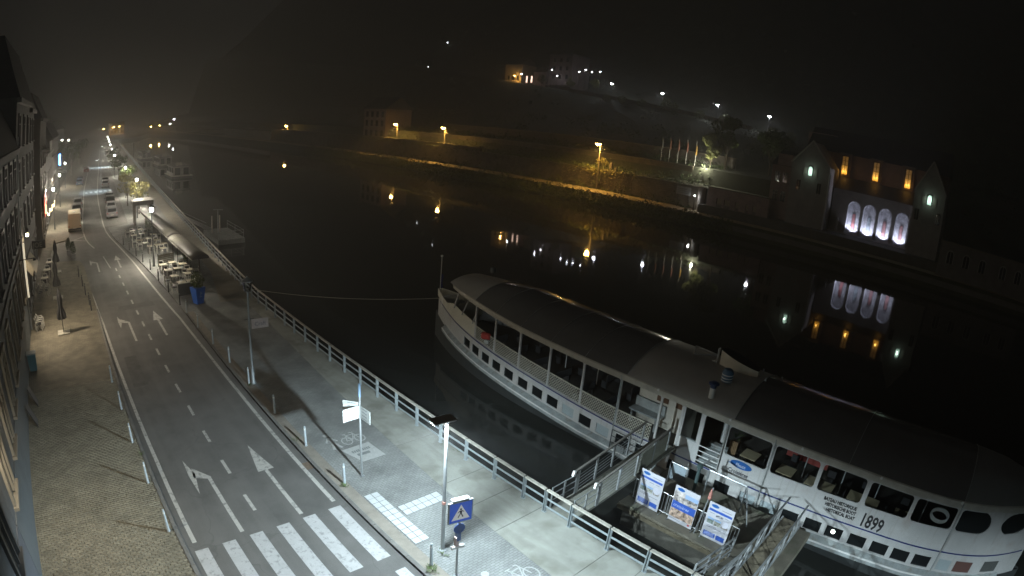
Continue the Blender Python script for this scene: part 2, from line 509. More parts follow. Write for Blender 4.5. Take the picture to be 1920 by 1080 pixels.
# promenade
M_prom = brick_mat('promenade_setts', (0.225, 0.235, 0.23), (0.275, 0.285, 0.275), (0.14, 0.14, 0.135), 0.21, 0.10, 'XY', gap=0.008, bump=0.35, var=0.26, vscale=0.7)
M_promfar = mat('promenade_far', (0.27, 0.25, 0.205), 0.85, var=0.15, scale=0.8, bump=0.15, bscale=40)
pr = MB().strip(*edge_strip(R_TAB, quay_x, 0.0, YS))
pr.strip([(interp(R_TAB, y), y, 0.0) for y in YS], [(interp(R_TAB, y), y, -0.12) for y in YS])
prom = pr.build('promenade', M_prom, fix=False)
tag(prom, 'paved riverside promenade with pale concrete edge', 'promenade', kind='structure')
for i in range(32): kerb_stone(prom, 8.48, 8.5 + i)
MB().strip([(8.57, 6, 0.004), (8.57, 40, 0.004)], [(9.02, 6, 0.004), (9.02, 40, 0.004)]).build('edge_band', mat('edge_band', (0.26, 0.235, 0.20), 0.85, var=0.2, scale=2), prom)
# concrete slabs along the railing
def slab_edge(y): return 12.0 + 0.064 * (y - 15.0) if y < 34 else 13.22
yb = [3.2, 6.5, 7.93, 11.3, 12.95, 14.67, 18.05, 21.4, 24.8, 28.15, 31.5, 34.9, 38.3, 41.0]
for a, c in zip(yb, yb[1:]):
    q = 0.012
    MB().prism([(slab_edge(a), a + q), (QUAY_X - .02, a + q), (QUAY_X - .02, c - q), (slab_edge(c), c - q)], -0.05, 0.012).build('concrete_slab', M_concrete, prom)
MB().strip([(slab_edge(a), a, 0.003) for a in yb], [(QUAY_X - .01, a, 0.003) for a in yb]).build('slab_joint', M_joint, prom)
# warm concrete path further along
ysf = [y for y in YS if y >= 50]
ysf = [41.0] + ysf
MB().strip([(9.4 + bend(y) * 0.9 + (2.0 if y < 50 else 3.2 if y < 79 else 3.0), y, 0.004) for y in ysf], [(quay_x(y) - .01, y, 0.004) for y in ysf]).build('far_path', M_promfar, prom)
# tactile paving, tile by tile
tact = mat('tactile_tile', (0.52, 0.54, 0.55), 0.7, var=0.06, scale=5, bump=0.3, bscale=70)
t_me = None
def tile(x, y):
    global t_me
    if t_me is None:
        o = MB().box((0, 0, 0), (0.282, 0.282, 0.03)).build('tactile_tile', tact, prom, bevel=0.006); t_me = o
    else:
        o = t_me.copy(); COL.objects.link(o); o.parent = prom
    o.location = (x, y, 0.004 + random.uniform(-.002, .002))
MB().sheet([(9.06, 12.34), (9.68, 12.34), (9.68, 15.67), (9.06, 15.67)], .006).build('tile_bed', M_joint, prom)
MB().sheet([(9.77, 13.84), (11.62, 13.84), (11.62, 14.46), (9.77, 14.46)], .006).build('tile_bed', M_joint, prom)
for j in range(11):
    for i in range(2): tile(9.22 + 0.305 * i, 12.5 + 0.302 * j)
for i in range(6):
    for j in range(2): tile(9.93 + 0.305 * i, 14.0 + 0.302 * j)

# quay wall, stone courses
M_quay = brick_mat('quay_masonry', (0.16, 0.155, 0.13), (0.20, 0.19, 0.16), (0.08, 0.08, 0.07), 0.9, 0.4, 'YZ', gap=0.02, bump=0.6, var=0.3, vscale=0.6)
MB().strip([(quay_x(y), y, 0.0) for y in YS], [(quay_x(y), y, -4.0) for y in YS]).build('quay_wall', M_quay, fix=False)
tag(bpy.data.objects['quay_wall'], 'stone quay wall dropping to the river', 'quay wall', kind='structure')

# ------------------------------------------------------------------ road markings
MZ = -0.096
def mark(name, polys, m=M_paint, z=MZ, parent=None):
    mb = MB()
    for p in polys: mb.sheet(p, z)
    return mb.build(name, m, parent or road, fix=False)
def line_strip(name, pts, w):
    A = []; B = []
    for i, (x, y) in enumerate(pts):
        a = pts[max(0, i - 1)]; c = pts[min(len(pts) - 1, i + 1)]
        d = Vector((c[0] - a[0], c[1] - a[1])).normalized(); n = Vector((d.y, -d.x)) * w / 2
        A.append((x - n.x, y - n.y, MZ)); B.append((x + n.x, y + n.y, MZ))
    return MB().strip(A, B).build(name, M_paint, road, fix=False)
line_strip('edge_line', [(8.0, 16.1), (8.0, 26), (7.93, 33), (7.8, 39), (7.5, 44.5), (7.2, 51), (6.85, 58), (6.45, 63), (6.05, 67.7), (5.65, 72), (5.45, 76), (5.5, 82), (5.7, 88), (6.2, 102.4), (6.96, 119.2), (7.75, 130.7), (11.2, 182), (19, 300)], 0.17)
line_strip('edge_line', [(2.33, 16.2), (2.35, 22), (2.28, 29), (2.18, 35), (2.08, 40), (1.85, 46.5), (1.5, 53), (1.05, 61.5)], 0.17)
line_strip('edge_line', [(3.24, 66.6), (2.75, 69.5), (2.45, 72.5), (2.3, 78), (2.55, 86), (3.07, 97), (4.42, 127), (7.5, 175)], 0.16)
line_strip('edge_line', [(-0.5, 72.3), (1.0, 73.1), (2.3, 74.5)], 0.14)
line_strip('edge_line', [(0.6, 73.0), (2.5, 71.4)], 0.14)
for k in range(15):                                     # dashes, 2.72 m apart
    y0 = 17.55 + 2.72 * k; x0 = 5.09 - 0.0002 * (y0 - 17) ** 2
    if k == 0: pass
    mark('lane_dash', [[(x0 - .07, y0 - .55), (x0 + .07, y0 - .55), (x0 + .07, y0 + .55), (x0 - .07, y0 + .55)]])
mark('lane_line', [[(4.23, 56.5), (4.33, 56.5), (4.0, 62.0), (3.9, 62.0)]])
# zebra crossing
for k in range(7):
    x0 = 1.10 + 1.077 * k
    mark('zebra_stripe', [[(x0, 12.42), (x0 + .52, 12.42), (x0 + .52, 15.76), (x0, 15.76)]], M_zebra)
mark('give_way_bar', [[(7.75, 10.2), (8.15, 10.2), (8.15, 11.7), (7.75, 11.7)]], M_zebra)
# arrows
def up_arrow(x, y):
    return mark('straight_arrow', [[(x - .08, y), (x + .08, y), (x + .08, y + 3.3), (x - .08, y + 3.3)], [(x - .36, y + 3.3), (x + .36, y + 3.3), (x, y + 5.45)]])
def left_arrow(x, y):
    return mark('turn_arrow', [[(x - .08, y), (x + .08, y), (x + .08, y + 3.8), (x - .08, y + 3.8)],
                               [(x - .08, y + 3.72), (x + .10, y + 3.8), (x - .52, y + 4.75), (x - .62, y + 4.0)],
                               [(x - .72, y + 2.85), (x - .48, y + 4.25), (x - .72, y + 5.45), (x - .78, y + 4.2)]])
up_arrow(6.56, 16.0); left_arrow(4.17, 16.05); up_arrow(6.2, 36.4); left_arrow(4.0, 36.3); up_arrow(5.35, 56.2); left_arrow(3.05, 55.6)
# far crossings: lit zebra blocks
for yc, n, x0, w in ((120.8, 6, 4.4, 1.05), (183.0, 7, 8.0, 1.05)):
    for k in range(n):
        mark('zebra_stripe', [[(x0 + w * k, yc - 1.3), (x0 + w * k + .55, yc - 1.3), (x0 + w * k + .55, yc + 1.3), (x0 + w * k, yc + 1.3)]], M_zebra)
# painted symbols on the promenade
def ring(cx, cy, rx, ry, w, n=20):
    out = []
    for i in range(n):
        a, c = 2 * math.pi * i / n, 2 * math.pi * (i + 1) / n
        out.append([(cx + rx * math.cos(a), cy + ry * math.sin(a)), (cx + rx * math.cos(c), cy + ry * math.sin(c)), (cx + (rx - w) * math.cos(c), cy + (ry - w) * math.sin(c)), (cx + (rx - w) * math.cos(a), cy + (ry - w) * math.sin(a))])
    return out
def seg(x0, y0, x1, y1, w=.055):
    d = Vector((x1 - x0, y1 - y0)).normalized(); n = Vector((-d.y, d.x)) * w / 2
    return [(x0 + n.x, y0 + n.y), (x0 - n.x, y0 - n.y), (x1 - n.x, y1 - n.y), (x1 + n.x, y1 + n.y)]
M_sym = mat('symbol_paint', (0.46, 0.47, 0.46), 0.6, var=0.1, scale=6, dirt=((0.33, 0.33, 0.32), 8.0, 0.55, 0.5))
def bicycle(cx, cy, s=1.0):
    g = lambda x, y: (cx + x * s, cy + y * s * 1.25)
    P = ring(*g(-.34, -.2), .27 * s, .33 * s, .055) + ring(*g(.34, -.2), .27 * s, .33 * s, .055)
    def sg(a, b_, c, d): p, q = g(a, b_), g(c, d); return seg(p[0], p[1], q[0], q[1], .05 * s)
    P += [sg(-.34, -.2, -.16, .16), sg(-.34, -.2, -.02, -.2), sg(-.02, -.2, -.2, .25), sg(-.02, -.2, .22, .16), sg(-.17, .15, .22, .16), sg(.34, -.2, .2, .3), sg(.08, .3, .2, .3), sg(-.3, .27, -.1, .27)]
    return mark('bicycle_symbol', P, M_sym, 0.006, prom)
bicycle(10.9, 19.75, .95); bicycle(10.85, 9.2, 1.0)
def walker(cx, cy, s=1.0, rr=0.14):
    P = [[(cx + rr * s * math.cos(t), cy + .75 * s + rr * s * math.sin(t)) for t in [2 * math.pi * i / 12 for i in range(12)]]]
    q = lambda a, b_, c, d, w: P.append(seg(cx + a * s, cy + b_ * s, cx + c * s, cy + d * s, w * s))
    q(0, .5, 0, -.05, .2); q(.02, 0, .22, -.6, .13); q(-.02, 0, -.2, -.6, .13); q(.05, .45, .3, .05, .09); q(-.05, .45, -.28, .1, .09)
    return mark('walker_symbol', P, M_sym, 0.006, prom)
walker(9.95, 19.7, 0.9); walker(9.97, 9.1, 1.0)
mark('painted_panel', [[(10.35, 17.75), (11.45, 17.75), (11.35, 19.0), (9.95, 18.95)]], M_sym, 0.006, prom)
for j, (w0, w1) in enumerate(((10.3, 11.2), (10.4, 11.0))):
    for i in range(9):
        t = w0 + (w1 - w0) * i / 9
        mark('panel_letter', [[(t, 18.5 - .3 * j), (t + .07, 18.5 - .3 * j), (t + .07, 18.68 - .3 * j), (t, 18.68 - .3 * j)]], mat('grey_lettering', (0.2, 0.22, 0.22), .7), 0.010, prom)
# repaired asphalt patches
M_patch = mat('asphalt_patch', (0.108, 0.105, 0.10), 0.85, var=0.2, scale=2.5, bump=0.2, bscale=70)
for (x0, y0, x1, y1) in ((2.7, 29.5, 3.6, 34.0), (3.6, 43.0, 6.6, 44.2)):
    MB().sheet([(x0, y0), (x1, y0 + .08), (x1 - .05, y1), (x0 + .06, y1 - .05)], -0.0985).build('asphalt_patch', M_patch, road, fix=False)
# gully grate by the kerb and manhole
gr = MB()
for i in range(6): gr.bb(8.08, 8.38, 18.5 + i * .09, 18.55 + i * .09, -.098, -.088)
gr.build('gully_grate', mat('rusty_iron', (0.16, 0.11, 0.07), .8, var=.3, scale=12), road)
MB().lathe([(0.0, 0), (.33, 0), (.33, .008), (0.0, .008)], (4.6, 11.9, -.1), 20).build('manhole_cover', mat('cast_iron', (0.10, 0.10, 0.10), .6, .3, var=.2, scale=20), road)

for (x, y, n) in ((8.72, 11.0, 40), (8.8, 16.55, 26), (8.72, 26.75, 30), (9.5, 11.4, 16), (8.62, 20.6, 14), (1.75, 22.5, 16), (14.15, 16.2, 14)):
    _w = MB()
    for k in range(n):
        a = random.uniform(0, 6.28); r_ = random.uniform(.02, .2); c = Vector((x + r_ * math.cos(a), y + r_ * 1.4 * math.sin(a), .03 + random.uniform(0, .05))); d = Vector((math.cos(a), math.sin(a), .7)) * .06; q = Vector((-math.sin(a), math.cos(a), 0)) * .02
        _w.add([c - d, c + q, c + d, c - q], [(0, 1, 2, 3)])
    o = _w.build('weed_tuft', mat('weed_green', (.10, .14, .05), .8), prom if x > 5 else left_walk, fix=False); o['kind'] = 'stuff'
# ------------------------------------------------------------------ quay railing
ORD = ['first', 'second', 'third', 'fourth', 'fifth', 'sixth', 'seventh', 'eighth', 'ninth', 'tenth', 'eleventh', 'twelfth', 'thirteenth', 'fourteenth', 'fifteenth', 'sixteenth', 'seventeenth', 'eighteenth', 'nineteenth', 'twentieth',
       'twenty-first', 'twenty-second', 'twenty-third', 'twenty-fourth', 'twenty-fifth', 'twenty-sixth', 'twenty-seventh', 'twenty-eighth', 'twenty-ninth', 'thirtieth']
M_railpost = mat('railing_post_paint', (0.36, 0.41, 0.43), 0.5, 0.25, var=0.12, scale=6)
rail = thing('quay_railing', 'long grey steel railing with flat weathered handrail on the quay edge', 'railing', (14.0, 4.66, 0))
posts_y = [-2.4, -.6, 1.15, 2.9, 4.66, 6.41, 8.06, 9.82, 11.07, 12.18, 13.82, 15.57, 17.3, 19.06, 20.74, 22.47, 24.16, 25.87, 27.6, 29.23, 30.96, 32.64, 34.25, 35.96]
while posts_y[-1] < 98: posts_y.append(posts_y[-1] + 1.72)
def rx(y): return 14.02 + bend(y)
for i, y in enumerate(posts_y):
    x = rx(y)
    m_ = MB()
    for s in (-1, 1): m_.bb(x - .05, x + .05, y + s * .045 - .011, y + s * .045 + .011, 0.0, 1.0)
    m_.bb(x - .07, x + .07, y - .09, y + .09, 0.005, 0.022)
    m_.build('post', M_railpost, rail)
    if i + 1 < len(posts_y):
        y2 = posts_y[i + 1]; x2 = rx(y2)
        MB().bar((x, y + .03, 1.03), (x2, y2 - .03, 1.03), .15, .055).build('handrail', M_rail_wood, rail, bevel=.008 if y < 40 else 0)
        for z in (.28, .64):
            MB().bar((x, y + .04, z), (x2, y2 - .04, z), .03, .075).build('lower_rail', M_railpost, rail)
far = MB(); y = posts_y[-1]
while y < 330:
    y2 = y + 1.75
    far.bar((rx(y), y, 1.03), (rx(y2), y2, 1.03), .15, .055)
    for z in (.28, .64): far.bar((rx(y), y, z), (rx(y2), y2, z), .03, .07)
    far.bb(rx(y2) - .05, rx(y2) + .05, y2 - .05, y2 + .05, 0, 1.0)
    y = y2
o = far.build('far_section', M_railpost, rail); o['kind'] = 'stuff'

# ------------------------------------------------------------------ bollards
M_boll = mat('bollard_paint', (0.44, 0.50, 0.54), 0.45, 0.15, var=0.1, scale=8)
def bollard_proto(dark=False):
    t = thing('bollard', '', 'bollard')
    m_ = M_steel_dark if dark else M_boll
    MB().lathe([(.065, 0), (.065, .04), (.058, .06), (.042, .92), (.036, .965), (0.0, .985)], n=12).build('post', m_, t, smooth=True)
    MB().lathe([(.0475, .80), (.0470, .87)], n=12).build('reflective_band', M_white if not dark else mat('band_grey', (.3, .3, .3), .5), t, smooth=True)
    return t
bp_ = bollard_proto()
for i, (x, y) in enumerate([(8.86, 11.22), (8.86, 16.74), (8.82, 20.06), (8.78, 23.41), (8.76, 26.95), (8.69, 30.1), (8.62, 33.3), (8.49, 36.56), (8.47, 39.89)]):
    place(bp_, (x, y, 0), 0, 'slim grey bollard on the promenade kerb, %s from the zebra crossing sign' % ORD[i], 'bollards along the promenade kerb')
bd = bollard_proto(True)
for i, (x, y) in enumerate([(8.41, 41.9), (8.26, 45.6), (8.08, 49.4), (8.0, 53.4), (7.75, 56.7), (7.45, 59.7), (7.1, 62.8), (6.75, 65.8)]):
    place(bd, (x, y, 0), 0, 'dark bollard on the kerb by the cafe terrace, %s counting away from the blue planter' % ORD[i], 'dark bollards by the terrace')
for i, (x, y) in enumerate([(1.6, 17.08), (1.59, 20.36), (1.57, 23.74), (1.59, 27.16), (1.54, 30.53)]):
    place(bp_, (x, y, 0), 0, 'slim grey bollard on the house-side kerb, %s from the zebra crossing' % ORD[i], 'bollards along the house-side kerb')
for i, (x, y) in enumerate([(1.4, 43.9), (1.35, 45.4), (1.18, 48.2), (1.05, 51.1), (.84, 54.5)]):
    place(bd, (x, y, 0), 0, 'dark bollard on the house-side kerb beyond the closed umbrella, %s counting away' % ORD[i], 'dark bollards on the house-side kerb')

# ------------------------------------------------------------------ modern lamp over the crossing
led = thing('street_lamp', 'slim modern steel street lamp with flat head beside the zebra crossing', 'street lamp', (9.66, 11.63, 0))
MB().lathe([(.16, 0), (.16, .03), (.07, .04), (.062, 1.2), (.052, 5.02), (0, 5.03)], (9.66, 11.63, 0), 14).build('pole', M_galv, led, smooth=True)
MB().lathe([(.066, 2.0), (.066, 2.1)], (9.66, 11.63, 0), 12).build('reflective_band', mat('red_white_band', (.75, .35, .28), .5), led)
mm = Matrix.Rotation(R(-8), 3, 'Z')
MB().box((9.62, 11.80, 5.06), (.78, .42, .05), m=mm).build('lamp_head', mat('lamp_head_grey', (.36, .34, .31), .5, .3), led, bevel=.015)
MB().box((9.50, 11.78, 5.025), (.50, .26, .012), m=mm).build('led_panel', glow('led_panel', (.85, .94, 1.0), 60), led)
batwing(lamp('led_light', 'SPOT', (9.36, 11.55, 4.97), LED_W, WHITE_LED, led, size=.10, spot=R(170), blend=.3, direction=(-.06, -.02, -1)))

led2 = copy_tree(led)
for o in kids(led2):
    if o.type == 'LIGHT': o.data = o.data.copy(); o.data.energy = LED2_W
led2.location = (9.66, -6.2, 0); led2['label'] = 'slim modern street lamp further along the quay by the boat stern'
# ------------------------------------------------------------------ lantern posts
M_post_green = mat('lantern_post', (.10, .11, .115), .45, .4, var=.1, scale=6)
M_post_pale = mat('lantern_post_grey', (.30, .33, .35), .45, .4, var=.1, scale=6)
M_lglass = glass_mat('lantern_glass', (.85, .87, .87))
def lantern_proto(lit=True, name='street_lantern', h=5.0, bulb=.17, glass=True, post=None):
    t = thing(name, '', 'street lamp')
    MB().lathe([(.13, 0), (.13, .12), (.10, .16), (.095, .9), (.062, 1.0), (.05, h - .1), (.075, h - .05), (.075, h)], n=12).build('post', post or M_post_green, t, smooth=True)
    MB().lathe([(.15, h), (.17, h + .03), (.28, h + .50)], n=10).build('lantern_glass', M_lglass, t)
    MB().lathe([(.30, h + .50), (.30, h + .54), (.20, h + .62), (.05, h + .70), (0, h + .78)], n=12).build('cap', post or M_post_green, t, smooth=True)
    if lit:
        MB().lathe([(.0, h + .06), (bulb * .8, h + .10), (bulb, h + .24), (bulb * .9, h + .40), (0, h + .47)], n=12).build('bulb', glow('lantern_bulb', LANTERN, 45), t, smooth=True)
    return t
dk = lantern_proto(False, post=M_post_pale)
place(dk, (9.01, 26.92, 0), 0, 'unlit lantern post with a small white banner on the promenade kerb')
bn = dk
MB().box((9.01 + .60, 26.90, 3.25), (.92, .025, .50), rz=-.06).build('banner_board', mat('banner', (.62, .58, .60), .6, var=.12, scale=3), dk)
text_obj('banner_text', 'Craft', .30, (9.01 + .28, 26.87, 3.15), (math.cos(-.06), math.sin(-.06), 0), (0, 0, 1), mat('banner_ink', (.25, .25, .32), .7), dk, extrude=.001)
MB().bar((9.01 - .28, 26.92, 3.55), (9.01 + .28, 26.92, 3.55), .03).build('crossbar', M_post_green, dk)
lt = lantern_proto(True)
LAN_R = [(8.55, 54.5), (10.85, 83.0), (11.7, 106.0), (13.3, 146.9), (15.3, 178.8), (17.6, 213.0), (20.0, 248.0), (22.3, 283.0), (24.4, 316.0)]
for i, (x, y) in enumerate(LAN_R):
    o = place(lt, (x, y, 0), 0, 'lit white lantern post on the promenade, %s counting up the street from the cafe terrace' % ORD[i], 'lit lanterns along the promenade')
for o in [q for q in bpy.data.objects if q.get('group') == 'lit lanterns along the promenade']:
    l_ = lamp('lantern_light', 'POINT', (0, 0, 5.26), LAN_W, (1.0, .89, .72), None, size=.2); l_.parent = o
LAN_L = [(-1.78, 81.9), (-1.0, 103.8), (0.1, 134.0)]
for i, (x, y) in enumerate(LAN_L):
    o = place(lt, (x, y, 0), 0, 'lit white lantern post before the house fronts, %s counting up the street' % ORD[i], 'lit lanterns before the houses')
# copies share the light child already copied from the prototype

# ------------------------------------------------------------------ finger post
fp = thing('finger_post', 'grey finger post with white direction boards on the promenade', 'sign post', (9.76, 16.9, 0))
MB().lathe([(.10, 0), (.10, .02), (.045, .03), (.042, 4.05), (0, 4.08)], (9.76, 16.9, 0), 12).build('pole', M_galv, fp, smooth=True)
MB().lathe([(.05, 3.55), (.05, 4.08), (0, 4.12)], (9.76, 16.9, 0), 12).build('pole_cap', mat('cap_blue', (.25, .38, .55), .4), fp)
M_finger = mat('finger_board', (.40, .42, .41), .5, var=.05, scale=3)
for (a, z, L_, n) in ((R(-178), 2.93, .70, 4), (R(-86), 2.93, .62, 4), (R(132), 3.12, .62, 3)):
    d = Vector((math.cos(a), math.sin(a), 0))
    for k in range(n):
        c = Vector((9.76, 16.9, z + .135 * (n - 1) / 2 - .135 * k)) + d * (L_ / 2 + .05)
        bo = MB().box(c, (L_, .02, .125), rz=a).build('finger_board', M_finger, fp)
        nn = Vector((d.y, -d.x, 0))
        for s in (-1, 1):
            mbt = MB()
            for w0, w1 in ((-.34, -.02), (.02, .2)):
                mbt.box(c + d * (L_ * (w0 + w1) / 2) + nn * s * .0125, (L_ * (w1 - w0), .003, .035), rz=a)
            mbt.build('board_lettering', mat('board_ink', (.16, .17, .18), .7), bo)

# ------------------------------------------------------------------ pedestrian crossing sign
ps = thing('crossing_sign', 'blue square pedestrian crossing sign on a grey pole by the lamp', 'road sign', (9.17, 10.33, 0))
MB().lathe([(.09, 0), (.09, .03), (.038, .04), (.036, 2.6), (0, 2.61)], (9.17, 10.33, 0), 12).build('pole', M_galv, ps, smooth=True)
sa = R(-13)                                        # board runs along this direction, faces the camera side
ex = Vector((math.cos(sa), math.sin(sa), 0)); nrm = Vector((ex.y, -ex.x, 0))
if nrm.dot(Vector((-9.17, -10.33, 0))) < 0: nrm = -nrm
sc_ = Vector((9.17, 10.33, 2.78)) + nrm * .06
MB().box(sc_, (.80, .06, .80), rz=sa).build('sign_back', M_galv_pale, ps, bevel=.01)
MB().box(sc_ + nrm * .031, (.72, .006, .72), rz=sa).build('sign_face', mat('lit_sign_blue', (.02, .07, .38), .4, emit=(.03, .12, .75), estr=.32), ps)
def on_sign(pts, dz=.031):
    return [sc_ + nrm * dz + ex * a + Vector((0, 0, c)) for a, c in pts]
def flat(name, polys, m, par, dz):
    mb = MB()
    for p in polys: q = on_sign(p, dz); mb.add(q, [tuple(range(len(q)))])
    return mb.build(name, m, par, fix=False)
flat('white_triangle', [[(-.30, -.27), (.30, -.27), (0, .29)]], mat('lit_sign_white', (.72, .72, .70), .4, emit=(1, 1, 1), estr=.22), ps, .0355)
flat('walker_figure', [[(.035 * math.cos(t), .115 + .035 * math.sin(t)) for t in [i * math.pi / 5 for i in range(10)]],
                       [(-.035, .07), (.04, .07), (.035, -.05), (-.03, -.05)], [(-.03, -.05), (.0, -.05), (-.07, -.19), (-.10, -.18)], [(0, -.05), (.035, -.05), (.09, -.18), (.055, -.19)],
                       [(-.035, .07), (-.02, .045), (-.09, -.01), (-.105, .005)], [(.04, .07), (.03, .04), (.095, .0), (.11, .015)]], M_lettering, ps, .0375)
MB().box(sc_ + Vector((0, 0, .45)) - nrm * .03, (.55, .16, .07), rz=sa).build('sign_light', M_white, ps, bevel=.02)
MB().tube(Vector((9.17, 10.33, 2.12)) + nrm * .05, Vector((9.17, 10.33, 2.12)) + nrm * .065, .19, 20).build('round_sign', mat('round_blue', (.04, .10, .36), .4), ps)
MB().box(Vector((9.17, 10.33, 1.86)), (.13, .13, .5), rz=sa).build('control_box', mat('box_blue', (.10, .16, .34), .5), ps)
MB().box(Vector((9.17, 10.33, 1.56)) - ex * .05, (.10, .12, .36), rz=sa).build('push_button', mat('box_rose', (.55, .42, .40), .5), ps)
MB().tube(Vector((9.17, 10.33, 1.32)) + ex * .22, Vector((9.17, 10.33, 1.32)) - ex * .22, .065, 10).build('signal_light', mat('signal_pale', (.6, .58, .56), .4), ps)
# ------------------------------------------------------------------ the excursion boat
BX = 25.45
def hb(y):
    if y > 17: return 2.95 * max(0.0, 1 - ((y - 17) / 15.6) ** 2.6)
    if y < -1: return 2.95 * max(0.0, 1 - ((-1 - y) / 7.3) ** 2.3)
    return 2.95
S_TAB = [(-8.3, .36), (-6, .22), (-3.4, .14), (-1, -.02), (2, -.22), (5.3, -.40), (10, -.46), (14, -.44), (16.5, -.31), (19, -.12), (22, .08), (25, .24), (28.4, .48), (32.6, 1.0)]
E_TAB = [(-8.3, 2.5), (-6, 2.45), (-3, 2.33), (0, 2.22), (5, 2.12), (16, 2.15), (21, 2.28), (25.5, 2.48), (30, 2.7)]
def S(y): return interp(S_TAB, y)
def EV(y): return interp(E_TAB, y)
def nx(y, out=0.0): return BX - hb(y) - out                 # near (quay) side
boat = thing('excursion_boat', 'long white river excursion boat with dark canopy roof moored at the quay', 'boat', (BX, 12, WATER_Z))
M_hull = mat('boat_white', (.52, .52, .51), .35, var=.06, scale=1.2, dirt=((.40, .33, .29), 1.1, .58, .4), streak=((.33, .30, .26), (2.2, 5.0, .35), .56, .55))
M_hull_low = mat('boat_underside', (.05, .055, .055), .5, var=.2, scale=2)
M_strake = mat('boat_strake', (.32, .35, .35), .6, var=.2, scale=3, streak=((.20, .17, .13), (2, 3.0, 1.0), .5, .6))
M_cream = mat('boat_cream', (.58, .56, .47), .45, var=.06, scale=2)
M_canopy = mat('dark_canopy', (.118, .118, .115), .14, spec=.5, var=.08, scale=.8)
M_roofgrey = mat('grey_roof', (.35, .34, .315), .45, var=.08, scale=1)
M_deck = mat('boat_deck', (.085, .08, .07), .7, var=.15, scale=2)
M_pane = glass_mat('saloon_glass', (.93, .95, .94))
M_shut = mat('grey_shutter', (.36, .42, .44), .6, var=.05, scale=2)
M_blueline = mat('boat_blue', (.015, .03, .16), .4)
hy = [-8.3, -8.0, -7.6, -7.0, -6.3, -5.5, -4.5, -3.4, -2, 0, 4, 8, 12, 16, 18, 20, 21.5, 23, 24.5, 26, 27.5, 28.8, 30, 31, 31.8, 32.4, 32.6]

def sweep(name, prof, m, ys=hy, both=True, parent=boat, smooth=True):
    """prof(y) -> list of (outward, z); swept along both sides of the hull"""
    mb = MB()
    for s in ((-1, 1) if both else (-1,)):
        mb.grid([[(BX + s * max(0.02, hb(y) + o_), y, z) for o_, z in prof(y)] for y in ys])
    return mb.build(name, m, parent, smooth=smooth)
sweep('hull', lambda y: [(-.5 * hb(y) / 3, -3.2), (-.05, -2.3), (0, S(y) - 1.2)], M_hull_low)
ysl = [y for y in hy if y > -7.2 and y < 31]
sweep('rubbing_strake', lambda y: [(-.02, S(y) - 1.02), (.34, S(y) - 1.18), (.36, S(y) - 1.42), (-.02, S(y) - 1.55)], M_strake, ysl)
sweep('strake_edge', lambda y: [(.352, S(y) - 1.17), (.375, S(y) - 1.19), (.375, S(y) - 1.25)], M_white, ysl)

def curved_wall(name, edges, zlev, holes, m, side=-1, parent=boat, step=.8):
    """wall following the hull; edges: y breaks, zlev(y)-> levels, holes: set of (i,j) cells left open"""
    mb = MB(); k = 0
    vs = []; fs = []
    for i, (a, c) in enumerate(zip(edges, edges[1:])):
        n = max(1, int(math.ceil((c - a) / step)))
        for q in range(n):
            y0 = a + (c - a) * q / n; y1 = a + (c - a) * (q + 1) / n
            z0, z1 = zlev(y0), zlev(y1)
            for j in range(len(z0) - 1):
                if (i, j) in holes: continue
                b0 = len(vs)
                vs += [(BX + side * hb(y0), y0, z0[j]), (BX + side * hb(y1), y1, z1[j]), (BX + side * hb(y1), y1, z1[j + 1]), (BX + side * hb(y0), y0, z0[j + 1])]
                fs.append((b0, b0 + 1, b0 + 2, b0 + 3))
    mb.add(vs, fs)
    me = mb.build(name, m, parent, fix=False)
    bm = bmesh.new(); bm.from_mesh(me.data); bmesh.ops.remove_doubles(bm, verts=bm.verts, dist=.0005); bmesh.ops.recalc_face_normals(bm, faces=bm.faces); bm.to_mesh(me.data); bm.free()
    sm = me.modifiers.new('thickness', 'SOLIDIFY'); sm.thickness = .05; sm.offset = 0
    return me

def fillet(mb, y, z, r, sy, sz, out=.028, n=5):
    """white corner piece of a rounded opening: corner at (y,z), opening lies towards sy,sz"""
    cy_, cz = y + sy * r, z + sz * r
    pts = [(y, z)] + [(cy_ - sy * r * math.sin(t), cz - sz * r * math.cos(t)) for t in [math.pi / 2 * i / n for i in range(n + 1)]]
    q = [(nx(a, out), a, c) for a, c in pts] + [(nx(a, -out), a, c) for a, c in pts]
    k = len(pts)
    mb.add(q, [tuple(range(k)), tuple(reversed(range(k, 2 * k)))] + [(i, i + 1, k + i + 1, k + i) for i in range(k - 1)])

# lower band of small square windows
low_c = [26.5, 25.4, 24.25, 23.1, 21.9, 20.65, 19.45, 18.28, 17.12, 15.92, 14.73, 13.45, 12.2, 10.25, 9.0, 7.6, 6.2, 5.1, 3.95, 2.77, 1.68, .51, -.61, -1.68, -2.75]
edges = [31.9]
for c in low_c: edges += [c + .41, c - .41]
edges += [-7.9]
edges = sorted(edges)
holes = {(2 * i + 1, 1) for i in range(len(low_c))}
curved_wall('hull_side', edges, lambda y: [S(y) - 1.2, S(y) - .94, S(y) - .37, S(y) + .03], holes, M_hull, step=.4)
curved_wall('hull_side', [-7.9, 0, 8, 16, 24, 31.9], lambda y: [S(y) - 1.2, S(y) + .03], set(), M_hull, side=1)
for i, c in enumerate(low_c):
    grey = i in (8, 10, 16, 17)
    m_ = M_shut if grey else M_dark_glass
    a, d = c - .41, c + .41
    MB().add([(nx(a, -.035), a, S(a) - .94), (nx(d, -.035), d, S(d) - .94), (nx(d, -.035), d, S(d) - .37), (nx(a, -.035), a, S(a) - .37)], [(0, 1, 2, 3)]).build('small_window', m_, boat)
